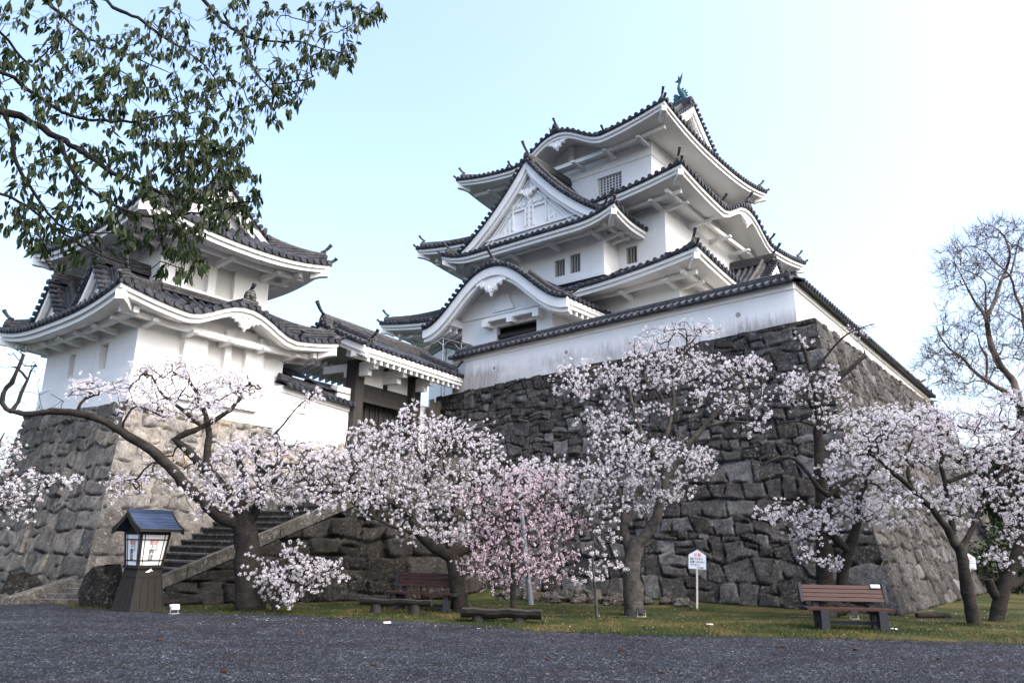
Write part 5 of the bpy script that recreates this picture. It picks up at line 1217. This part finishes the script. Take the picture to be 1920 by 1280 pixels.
NB.append(cherry('cherry_tree', 'largest cherry tree beside the lantern, long crooked limb reaching left before the pale base', 'cherry tree', 17.2,
    [([(472, 1146), (466, 1080), (462, 1010), (458, 975)], .30, .24),
     ([(458, 985), (425, 975, -.2), (395, 952, -.3), (345, 905, -.5), (305, 862, -.6), (250, 822, -.7), (190, 787, -.8), (115, 770, -.9), (62, 776, -1.0), (12, 766, -1.0), (6, 738, -1.0), (28, 705, -1.1), (44, 665, -1.1)], .14, .028),
     ([(28, 770, -1.0), (40, 735, -.9), (52, 712, -.9), (30, 688, -1)], .04, .02),
     ([(456, 970), (435, 935, .2), (400, 893, .4), (372, 868, .5), (352, 842, .5), (328, 824, .5), (352, 812, .5), (392, 793, .6), (432, 768, .7), (455, 738, .8)], .15, .03),
     ([(390, 882, .4), (388, 845, .7), (392, 815, .8), (386, 782, .9), (372, 742, .9), (345, 700, .9)], .10, .02),
     ([(380, 800, .6), (345, 770, .4), (305, 740, .2), (285, 705, .1)], .05, .014),
     ([(470, 975), (488, 930, -.3), (486, 890, -.3), (480, 850, -.3)], .12, .05), ([(486, 888, -.3), (500, 876, -.4), (540, 870, -.5), (575, 872, -.6)], .07, .02),
     ([(458, 940, .3), (452, 880, .3), (440, 842, .3)], .08, .06), ([(488, 930, -.2), (515, 900, 0), (530, 890, 0)], .06, .04),
     ([(486, 845, -.3), (508, 822, -.4), (540, 785, -.4), (563, 757, -.4), (590, 738, -.4)], .03, .008)],
    [(345, 715, 95, 42, 115, .7), (300, 690, 45, 20, 34, .6), (425, 735, 55, 30, 75, .8), (440, 715, 40, 15, 25, .8), (215, 735, 75, 28, 48, -.6), (170, 725, 40, 12, 10, -.7), (270, 760, 45, 25, 20, -.5), (340, 765, 60, 25, 44, .3),
     (405, 915, 60, 35, 55, -.2), (430, 880, 60, 35, 50, .2), (450, 935, 45, 30, 40, -.2), (400, 960, 30, 12, 10, -.3), (260, 895, 60, 22, 26, .1), (235, 920, 30, 12, 8), (320, 870, 50, 30, 22, .3), (480, 835, 55, 28, 50), (545, 850, 75, 35, 75, -.4), (530, 905, 60, 40, 50, -.4), (420, 850, 40, 20, 15, .4), (590, 745, 16, 8, 8, -.4), (560, 765, 15, 8, 3, -.4)],
    1, bare=[(40, 690, 45, 40, 26, -1), (60, 750, 60, 30, 18, -1), (545, 770, 45, 30, 14, -.4)], dens=1.12))
NB.append(cherry('cherry_tree', 'wide low cherry tree behind the reddish bench, dense blossom hiding the gate stairs', 'cherry tree', 17.9,
    [([(862, 1145), (856, 1090), (848, 1042)], .20, .165), ([(848, 1045), (812, 1025, -.2), (786, 1000, -.3), (765, 965, -.3), (720, 935, -.5), (660, 920, -.6), (600, 925, -.7)], .13, .02),
     ([(850, 1040), (885, 1025, .2), (915, 1000, .3), (940, 960, .4), (965, 920, .4)], .12, .02), ([(848, 1042), (838, 1000, .3), (820, 960, .5), (800, 910, .5), (795, 870, .5), (775, 835, .5), (760, 805, .5)], .10, .02),
     ([(800, 905, .5), (822, 860, .3), (845, 810, .3), (880, 790, .2)], .05, .014), ([(838, 1000, .2), (850, 940, -.4), (848, 880, -.5)], .06, .02), ([(786, 1000, -.3), (745, 990, -.8), (690, 965, -1)], .05, .015)],
    [(640, 885, 80, 42, 130, -.4), (700, 850, 80, 28, 50), (570, 905, 60, 35, 60, -.4), (735, 860, 85, 40, 130), (720, 815, 60, 28, 70, .3), (800, 800, 60, 26, 65, .4), (850, 815, 60, 32, 65, .3), (765, 768, 18, 14, 14, .4), (890, 840, 50, 30, 45, .3), (680, 925, 80, 28, 75, -.5), (790, 920, 75, 38, 120), (880, 910, 75, 45, 130, .2), (930, 880, 55, 28, 60, .3), (840, 975, 85, 35, 85), (730, 955, 60, 22, 36, -.5), (800, 1005, 60, 20, 26, -.2), (880, 1010, 40, 16, 16), (590, 950, 50, 18, 22, -.5)], 2, dens=.92))
NB.append(cherry('weeping_cherry', 'small pink weeping cherry behind the low log bench', 'cherry tree', 17.4,
    [([(964, 1148), (962, 1100), (962, 1055), (955, 1010), (950, 960), (955, 915), (970, 890)], .075, .02), ([(955, 1000), (925, 965), (905, 950)], .03, .01), ([(952, 960), (990, 925), (1030, 925), (1060, 950)], .03, .01), ([(955, 915), (930, 890), (915, 905)], .02, .01)],
    [(930, 1055, 60, 32, 80), (985, 1040, 60, 35, 60), (920, 1000, 50, 30, 50), (985, 985, 70, 40, 70), (1050, 985, 42, 28, 46), (940, 930, 60, 30, 60), (990, 900, 60, 25, 50), (1030, 1075, 45, 25, 28), (940, 1095, 40, 16, 18), (1000, 940, 60, 25, 40), (1055, 1050, 30, 30, 14)], 3, 'petal_pink', dens=1.0, sdy=.6, rtip=.004, wilt=True, k=11))
NB.append(cherry('cherry_tree', 'tall cherry with a pale leaning trunk before the rampart, blossom reaching the plaster wall', 'cherry tree', 17.6,
    [([(1190, 1152), (1188, 1100), (1184, 1050), (1196, 1015)], .225, .17), ([(1194, 1020), (1222, 985, -.1), (1240, 940, -.2), (1248, 900, -.2), (1240, 862, -.1), (1210, 830), (1195, 790), (1180, 740)], .135, .03),
     ([(1186, 1050), (1172, 1000, .3), (1168, 950, .4), (1150, 905, .6), (1115, 870, .7)], .13, .02), ([(1248, 900, -.2), (1280, 850, -.3), (1320, 800, -.5), (1350, 765, -.6), (1380, 725, -.6), (1400, 700, -.6)], .09, .02),
     ([(1172, 990, .3), (1190, 930, .7), (1225, 880, .9), (1258, 780, 1), (1265, 700, 1), (1290, 640, 1)], .09, .02), ([(1258, 790, 1), (1230, 730, 1), (1180, 700, .8), (1120, 690, .7)], .05, .015), ([(1290, 650, 1), (1320, 612, 1)], .03, .01), ([(1320, 800, -.5), (1380, 790, -.7), (1430, 800, -.8)], .04, .01)],
    [(1090, 710, 48, 38, 60, .6), (1150, 715, 60, 35, 70, .6), (1220, 690, 70, 42, 80, .8), (1280, 685, 60, 40, 70, .9), (1275, 618, 62, 18, 44, 1), (1240, 640, 50, 20, 30, 1), (1350, 685, 60, 22, 42), (1400, 690, 40, 25, 24, -.4), (1350, 745, 50, 25, 46, -.4), (1400, 780, 40, 30, 26, -.6), (1140, 790, 50, 25, 46, .4), (1155, 830, 45, 30, 60, .3), (1230, 850, 80, 35, 120), (1280, 870, 50, 40, 60, -.2), (1120, 890, 70, 28, 80, .4), (1060, 880, 60, 25, 60, .5), (1190, 890, 70, 30, 80, .2), (1260, 920, 40, 20, 22), (1180, 950, 50, 30, 26, .3), (1120, 940, 50, 30, 40, .4), (1060, 930, 40, 25, 30, .4), (1010, 890, 50, 25, 50, .4), (990, 915, 70, 24, 50, .5), (1080, 905, 60, 22, 36, .5), (1215, 770, 50, 14, 26, .4), (1420, 730, 30, 30, 14, -.6)], 4, bark_='bark_pale', dens=.9, sdy=.7))
NB.append(cherry('cherry_tree', 'twin trunk cherry directly behind the right slatted bench with a sawn bare limb', 'cherry tree', 18.0,
    [([(1548, 1140), (1546, 1080), (1545, 1020), (1540, 950, .2), (1536, 880, .2), (1535, 800, .2), (1530, 740, .2), (1515, 680, .2), (1500, 630, .2)], .20, .03),
     ([(1580, 1140, .1), (1580, 1080, .1), (1592, 1030, 0), (1608, 980, -.1), (1612, 930, -.1), (1640, 870, -.2)], .17, .03), ([(1592, 1030), (1560, 1000, -.1), (1555, 930, -.2), (1540, 920, -.2), (1510, 880, -.3), (1478, 855, -.4), (1430, 870, -.5)], .09, .02),
     ([(1556, 930, -.2), (1590, 900, -.2), (1620, 880, -.2)], .07, .03), ([(1532, 760, .2), (1560, 725, .1), (1590, 695, 0), (1622, 668, 0)], .06, .045), ([(1520, 700, .2), (1555, 660, 0), (1590, 625, -.2), (1640, 606, -.3)], .035, .008), ([(1535, 800, .2), (1500, 790, 0), (1460, 795, 0)], .04, .012)],
    [(1520, 730, 50, 30, 46), (1500, 705, 30, 18, 20), (1560, 700, 30, 15, 10), (1560, 770, 40, 40, 36), (1600, 780, 30, 30, 22), (1480, 740, 25, 25, 12), (1500, 960, 60, 22, 60, -.4), (1450, 965, 40, 10, 20, -.5), (1540, 985, 40, 22, 32, -.3), (1590, 960, 50, 30, 52, -.2), (1650, 950, 50, 35, 56, -.2), (1620, 900, 50, 40, 60), (1570, 880, 30, 30, 24), (1520, 1000, 40, 20, 20, -.3), (1530, 1040, 30, 22, 16, -.4), (1560, 1055, 20, 14, 10, -.4), (1680, 980, 40, 15, 16), (1605, 615, 30, 10, 6, -.2), (1510, 640, 14, 10, 6)], 5, dens=.95, sdy=.5, bare=[(1440, 860, 50, 25, 14, -.4), (1600, 640, 30, 20, 6, 0)]))
NB.append(cherry('cherry_tree', 'round crowned cherry on the lawn right of the bench, slim forked trunk leaning left', 'cherry tree', 16.9,
    [([(1828, 1172), (1815, 1110), (1805, 1050), (1795, 1020)], .14, .11), ([(1797, 1030), (1775, 990), (1745, 950, -.1), (1710, 915, -.2), (1680, 890, -.3), (1640, 855, -.4), (1600, 838, -.5)], .085, .015),
     ([(1790, 1005), (1780, 960, .2), (1770, 900, .2), (1765, 860, .2), (1760, 800, .2), (1755, 760, .2)], .07, .015), ([(1800, 1030), (1825, 985, .1), (1850, 930, .2), (1885, 880, .2), (1930, 840, .2)], .06, .015), ([(1772, 905, .2), (1820, 885, .4), (1870, 850, .5), (1920, 800, .5), (1945, 750, .5)], .05, .012), ([(1710, 915, -.2), (1700, 860, 0), (1720, 800, .1)], .04, .01)],
    [(1720, 790, 70, 28, 80), (1650, 800, 50, 28, 50, -.2), (1620, 840, 50, 30, 60, -.3), (1700, 840, 60, 35, 80), (1640, 880, 40, 25, 26, -.3), (1790, 790, 70, 30, 90, .2), (1860, 790, 55, 22, 60, .3), (1890, 755, 40, 20, 36, .4), (1900, 830, 50, 45, 90, .3), (1840, 850, 60, 35, 70, .2), (1770, 860, 60, 30, 46), (1740, 930, 70, 30, 40), (1800, 930, 50, 25, 30), (1810, 965, 30, 16, 16), (1870, 920, 50, 30, 50, .2), (1680, 770, 40, 10, 16), (1910, 960, 40, 30, 30, .2)], 6, dens=1.05, sdy=.7))
NB.append(cherry('cherry_tree', 'cherry at the right frame edge with two dark leaning trunks', 'cherry tree', 17.8,
    [([(1862, 1140), (1880, 1110), (1900, 1060), (1915, 1000), (1920, 940), (1945, 880)], .16, .06), ([(1884, 1100), (1910, 1090), (1950, 1050), (1980, 980)], .10, .04), ([(1866, 1130), (1860, 1105), (1852, 1085)], .12, .10), ([(1912, 1000), (1890, 960), (1882, 930)], .06, .02)],
    [(1890, 1050, 34, 30, 26), (1905, 1005, 25, 30, 26), (1925, 930, 30, 40, 40), (1945, 860, 40, 60, 50), (1960, 1000, 30, 50, 20), (1865, 1045, 22, 10, 8)], 7, dens=.9, sdy=.5))
NB.append(cherry('cherry_sapling', 'slender pale sapling with sparse blossom between the log bench and the leaning trunk', 'cherry tree', 16.8,
    [([(1122, 1160), (1117, 1120), (1112, 1060), (1112, 1010), (1118, 970)], .04, .015), ([(1117, 1125), (1105, 1090), (1100, 1070)], .012, .006), ([(1120, 1150), (1140, 1110), (1150, 1060)], .01, .005)],
    [(1115, 1080, 20, 12, 9), (1140, 1040, 40, 20, 9), (1085, 1085, 18, 8, 4), (1125, 1000, 30, 30, 12), (1160, 1060, 20, 10, 4)], 8, bark_='bark_pale', dens=.8, sdy=.2))
NB.append(cherry('blossom_shrub', 'low many stemmed shrub with white blossom at the foot of the largest cherry', 'shrub', 16.8,
    [([(515, 1146), (512, 1120), (505, 1090)], .05, .02), ([(513, 1140), (540, 1090), (560, 1050), (590, 1020)], .018, .006), ([(513, 1140), (525, 1080), (515, 1020), (530, 990)], .018, .006), ([(514, 1140), (560, 1110), (610, 1070)], .018, .006), ([(512, 1140), (490, 1090), (480, 1050)], .015, .006), ([(513, 1142), (550, 1060), (600, 990)], .012, .005)],
    [(560, 1085, 45, 30, 50), (590, 1060, 40, 18, 34), (620, 1075, 22, 10, 12), (530, 1120, 35, 20, 22), (500, 1075, 30, 14, 14), (545, 1030, 22, 10, 10), (475, 1040, 12, 5, 4), (490, 1100, 25, 12, 7), (470, 1075, 12, 10, 4)], 9, dens=1.0, sdy=.3, bare=[(560, 1050, 50, 40, 26)]))
NB.append(cherry('cherry_tree', 'cherry branches with sparse blossom entering at the left frame edge', 'cherry tree', 16.0,
    [([(-120, 1170), (-110, 1050), (-70, 960), (-30, 920), (20, 900), (60, 880)], .16, .012), ([(-60, 950), (-20, 860), (10, 810)], .05, .012), ([(-40, 930), (20, 945), (60, 950)], .03, .008)],
    [(20, 930, 45, 25, 34), (15, 840, 25, 30, 24), (60, 900, 40, 14, 12), (100, 905, 40, 18, 10), (-30, 880, 40, 60, 40), (40, 965, 28, 12, 12)], 10, dens=.9, sdy=.5))
# bare tall tree at the right
bt = thing('bare_tree', 'tall leafless tree with reddish buds beyond the right end of the rampart', 'tree', tuple(at(1915, 980, 42) * np.array([1, 1, 0])))
lim = [([(1925, 1060), (1920, 900), (1915, 790), (1910, 746), (1897, 711), (1876, 686), (1860, 652), (1854, 627), (1851, 596), (1866, 561), (1876, 527), (1885, 511), (1893, 474), (1882, 442), (1866, 427)], .62, .05),
       ([(1851, 596), (1829, 567), (1810, 533), (1794, 500)], .20, .05), ([(1905, 750), (1872, 727), (1847, 711), (1826, 696), (1804, 671), (1779, 652), (1763, 630), (1754, 611)], .32, .06), ([(1848, 711), (1850, 668), (1836, 645), (1832, 627)], .18, .05),
       ([(1918, 850), (1935, 700), (1920, 611), (1916, 577), (1904, 555), (1894, 517), (1866, 492), (1851, 474), (1822, 461)], .3, .05), ([(1852, 611), (1848, 567), (1848, 536), (1835, 517), (1798, 502)], .15, .04), ([(1894, 517), (1905, 470), (1915, 440)], .13, .04), ([(1876, 527), (1850, 510), (1836, 495)], .1, .03), ([(1915, 600), (1880, 580), (1868, 565)], .1, .04)]
rng = np.random.default_rng(77)
L3 = [([at(x, y, 42 + rng.normal(0, .5)) for x, y in p], a * .52, b * .5) for p, a, b in lim]
cl = [(1815, 545, 55, 60, 120), (1790, 500, 35, 40, 60), (1840, 470, 50, 35, 90), (1880, 440, 45, 28, 80), (1905, 480, 35, 50, 60), (1870, 560, 50, 60, 70), (1780, 640, 45, 40, 90), (1760, 690, 42, 30, 70), (1810, 690, 50, 40, 80), (1850, 640, 50, 50, 60), (1905, 600, 40, 70, 70), (1900, 690, 40, 40, 50), (1840, 740, 60, 20, 40), (1950, 560, 40, 120, 60)]
mbt, P, par, isl, rad = grow(L3, cloud_targets(cl, 42, rng, 1.8, 1.15, 1.25), 78, rtip=.008, rmax=.07, wig=.03, step=.4, lift=.15)
# fine twiglets
ti_ = np.where((~isl) & (rad < .03))[0]; tips = P[ti_]
for i in ti_:
    q = P[i]; pd = q - P[par[i]]; pd /= np.linalg.norm(pd) + 1e-9
    for _ in range(2):
        d = pd * .9 + rng.normal(0, .45, 3) + np.array([0, 0, .35]); d /= np.linalg.norm(d); L = rng.uniform(.35, 1.0); mbt.tube([q, q + d * L * .5, q + d * L + rng.normal(0, .08, 3) + np.array([0, 0, .08])], [.011, .008, .005], 3, cap=False)
mbt.build('trunk', M['bark_red'], bt)
bud = tips[rng.random(len(tips)) < .10]; C = np.repeat(bud, 3, 0) + rng.normal(0, .3, (len(bud) * 3, 3))
blossoms('crown', C, M['bud'], bt, 79, 2, (.02, .1), (.018, .032))
# leafy trees
def leaves(C, D, L, Wd, rng, curl=.12):
    n = len(C); D = D / np.linalg.norm(D, axis=1, keepdims=True); h = rng.normal(0, 1, (n, 3)); S = np.cross(D, h); S /= np.linalg.norm(S, axis=1, keepdims=True); N = np.cross(S, D); L = L[:, None]; Wd = Wd[:, None]
    o = [(.10, .22), (.30, .46), (.55, .48), (.80, .27)]; V = np.zeros((n, 11, 3)); cv = lambda t: -N * L * curl * t * t
    V[:, 0] = C; V[:, 5] = C + D * L + cv(1); V[:, 10] = C + D * L * .5 + cv(.5)
    for i, (t, w_) in enumerate(o):
        for sg, q in ((1, 1 + i), (-1, 9 - i)): V[:, q] = C + D * L * t + S * Wd * w_ * sg + N * Wd * .09 + cv(t)
    b = np.arange(n)[:, None] * 11; F = np.concatenate([b + np.array([0, 10, 5, 4, 3, 2, 1]), b + np.array([0, 9, 8, 7, 6, 5, 10])], 0)
    return V.reshape(-1, 3), F
ov = thing('evergreen_tree', 'glossy dark green broadleaf boughs overhanging the upper left corner', 'tree', (-5.6, 4.6, 0)); rng = np.random.default_rng(101)
YO = 5.3
def LO(pts, dy=0): return [at(x, y, YO + dy + .25 * math.sin(x * .02)) for x, y in pts]
hub = np.array([-5.6, 4.6, 3.4])
L3 = [([np.array([-5.6, 4.6, -.1]), np.array([-5.55, 4.6, 1.6]), hub, np.array([-5.4, 4.7, 5.2]), np.array([-5.0, 4.9, 6.4])], .20, .09)]
for pts, r0, r1, dy in (([(-250, 150), (-80, 120), (0, 133), (44, 160), (87, 192), (127, 214), (175, 225), (245, 227), (306, 219), (359, 212)], .035, .005, .1), ([(-260, 190), (-90, 190), (0, 208), (57, 227), (109, 258), (166, 293), (219, 328), (280, 350), (332, 372), (394, 380), (472, 380)], .045, .005, 0),
        ([(-60, 200), (9, 214), (31, 306), (57, 350), (109, 420), (175, 437), (223, 437)], .022, .004, -.2), ([(-200, 330), (-80, 345), (0, 363), (52, 389), (100, 424), (162, 464), (205, 485), (262, 503)], .022, .004, -.3), ([(-150, -60), (0, -60), (83, 0), (127, 39), (175, 79), (236, 101), (300, 130)], .03, .005, .3),
        ([(-100, -160), (80, -120), (197, 0), (258, 35), (302, 66), (350, 96), (385, 122), (407, 153), (420, 184)], .035, .004, .2), ([(80, -140), (250, -100), (380, 0), (411, 35), (455, 66), (507, 77), (560, 79), (612, 94), (656, 98)], .035, .004, .4), ([(109, 258), (144, 332), (201, 376), (271, 404), (372, 398), (460, 385)], .018, .004, -.1),
        ([(-60, 20), (0, 60), (40, 110), (60, 125), (120, 60)], .02, .004, -.4), ([(455, 66), (470, 120), (500, 160), (530, 190)], .012, .003, .4)):
    L3.append((LO(pts, dy), r0, r1))
cl = [(60, 60, 80, 80, 36), (170, 70, 70, 70, 32), (60, 170, 70, 60, 24), (160, 170, 80, 60, 34), (280, 110, 70, 70, 34), (250, 200, 80, 55, 38), (340, 60, 70, 55, 24), (380, 140, 50, 50, 22), (330, 230, 80, 50, 36), (390, 290, 60, 50, 34), (440, 350, 45, 45, 24), (300, 310, 80, 50, 40), (200, 290, 60, 40, 18), (120, 310, 70, 60, 18), (60, 300, 60, 50, 14), (90, 400, 60, 50, 18), (170, 380, 60, 40, 20), (240, 430, 60, 40, 20), (320, 440, 50, 45, 22), (340, 490, 40, 28, 12), (70, 440, 45, 30, 13), (130, 470, 60, 30, 12), (470, 80, 60, 50, 20), (490, 150, 50, 50, 18), (440, 180, 50, 40, 12), (560, 150, 50, 45, 17), (560, 90, 50, 40, 13), (620, 100, 45, 40, 14), (650, 110, 35, 30, 9), (640, 30, 60, 30, 15), (690, 20, 25, 20, 8), (560, 30, 70, 30, 12), (450, 20, 60, 30, 12), (490, 215, 40, 22, 8), (540, 195, 22, 14, 4), (20, 390, 30, 40, 6), (10, 250, 40, 50, 12), (400, 335, 80, 55, 36), (445, 395, 50, 35, 18), (360, 400, 70, 45, 24), (420, 260, 55, 45, 24), (330, 350, 60, 40, 16)]
tg = cloud_targets(cl, YO, rng, .38, 1.5, 1.06)
mb, P, par, isl, rad = grow(L3, tg, 102, rtip=.0016, rmax=.012, step=.07, wig=.08, lift=.05)
mb.build('trunk', M['bark_dark'], ov)
tw = np.where((~isl) & (rad < .0036))[0]
hasch = np.zeros(len(P), bool); hasch[par[par >= 0]] = True
C = []; D = []
for i in tw:
    k = rng.integers(7, 12) if not hasch[i] else (rng.random() < .8) * rng.integers(1, 4)
    ax = P[i] - P[par[i]]; ax /= np.linalg.norm(ax) + 1e-9
    for _ in range(int(k)): C.append(P[i] + rng.normal(0, .012, 3)); D.append(ax * .4 + rng.normal(0, .38, 3) + np.array([0, 0, -1.35]))
C = np.array(C); D = np.array(D); n = len(C)
V, F = leaves(C, D, rng.uniform(.045, .095, n), rng.uniform(.018, .030, n), rng)
np_mesh('crown', V, F, M['leaf'], ov, False); NL = n
def bushy(name, label, cat, base, clumps, n, sz, m, seed, trunk=.15, group=None):
    t = thing(name, label, cat, base, 0, group); rng = np.random.default_rng(seed); base = np.array(base)
    Cs = []; w_ = np.array([c[3] * c[4] * c[5] for c in clumps]) ** .7; w_ = w_ / w_.sum()
    mb = MB(); top = max(c[2] for c in clumps)
    mb.tube([base + np.array([0, 0, -.1]), base + np.array([.05, 0, top * .5]), base + np.array([0, 0, top])], [trunk, trunk * .7, trunk * .2], 8)
    for c, f in zip(clumps, w_):
        k = int(n * f); u = rng.normal(0, 1, (k, 3)); u /= np.linalg.norm(u, axis=1, keepdims=True); r = rng.uniform(.35, 1.08, (k, 1)) ** .6
        sub = 1 + .25 * np.sin(u[:, :1] * 7 + seed) * np.sin(u[:, 1:2] * 6) * np.cos(u[:, 2:] * 5)
        Cs.append(base + np.array(c[:3]) + u * r * sub * np.array(c[3:6]))
        mb.tube([base + np.array([0, 0, c[2] * .4]), base + np.array(c[:3]) * np.array([.6, .6, .85]), base + np.array(c[:3])], [trunk * .4, trunk * .25, trunk * .08], 5)
    mb.build('trunk', M['bark_dark'], t)
    C = np.concatenate(Cs); D = rng.normal(0, 1, C.shape) + np.array([0, 0, -.3]); k = len(C)
    V, F = leaves(C, D, rng.uniform(.7, 1.4, k) * sz, rng.uniform(.3, .6, k) * sz, rng); np_mesh('crown', V, F, m, t); return t
def gp(px, Y): q = at(px, 1040, Y); return (q[0], q[1], 0)
gB = 'dark evergreens beyond the right end of the rampart'
bushy('evergreen_tree', 'small dark conifer top showing just past the end of the right plaster wall', 'tree', gp(1762, 50), [(0, 0, 3, 2.2, 2.2, 2.5), (0, 0, 6, 2, 2, 2.2), (.2, 0, 8.5, 1.5, 1.5, 2), (0, 0, 10.8, .9, .9, 1.6)], 4000, .38, M['needle'], 201, .25, gB)
bushy('evergreen_tree', 'broad dark evergreen behind the right crowned cherry', 'tree', gp(1868, 44), [(0, 0, 2, 2.4, 2, 2), (-1, 0, 4, 1.8, 1.6, 1.6), (1.2, 0, 4.5, 2, 1.6, 1.8), (0, 0, 6, 1.6, 1.6, 1.4)], 5000, .34, M['needle'], 202, .25, gB)
bushy('evergreen_tree', 'dark evergreen mass at the right frame edge above the leaning trunks', 'tree', gp(1930, 34), [(0, 0, 1.5, 1.8, 1.6, 1.6), (.4, 0, 3.6, 1.7, 1.5, 1.6), (.2, 0, 5.2, 1.3, 1.3, 1.2)], 5000, .28, M['needle'], 203, .25, gB)
bushy('evergreen_shrub', 'low rounded dark shrub on the grass bank left of the far warning sign', 'shrub', gp(1790, 33), [(0, 0, .8, 1.3, 1, .9), (.9, .3, .6, 1, .8, .7)], 2500, .22, M['needle'], 204, .1)
bushy('evergreen_shrub', 'dark bank of shrubs right of the far warning sign below the evergreens', 'shrub', gp(1862, 30), [(0, 0, .9, 1.4, 1, 1.0), (1.4, .2, 1.3, 1.3, 1, 1.3), (2.6, 0, .8, 1.2, 1, .9)], 3500, .22, M['needle'], 205, .1)
bushy('evergreen_tree', 'distant broad dark evergreen far behind the bare tree', 'tree', gp(1980, 70), [(0, 0, 3, 6, 3, 3.5), (-5, 1, 2.5, 4, 3, 2.8), (-10, 2, 2.5, 4, 3, 2.8), (5, 0, 4, 4, 3, 4)], 6000, .6, M['needle'], 206, .3, gB)
print('COUNTS', NB and [x[1] for x in NB], 'leaves', NL)
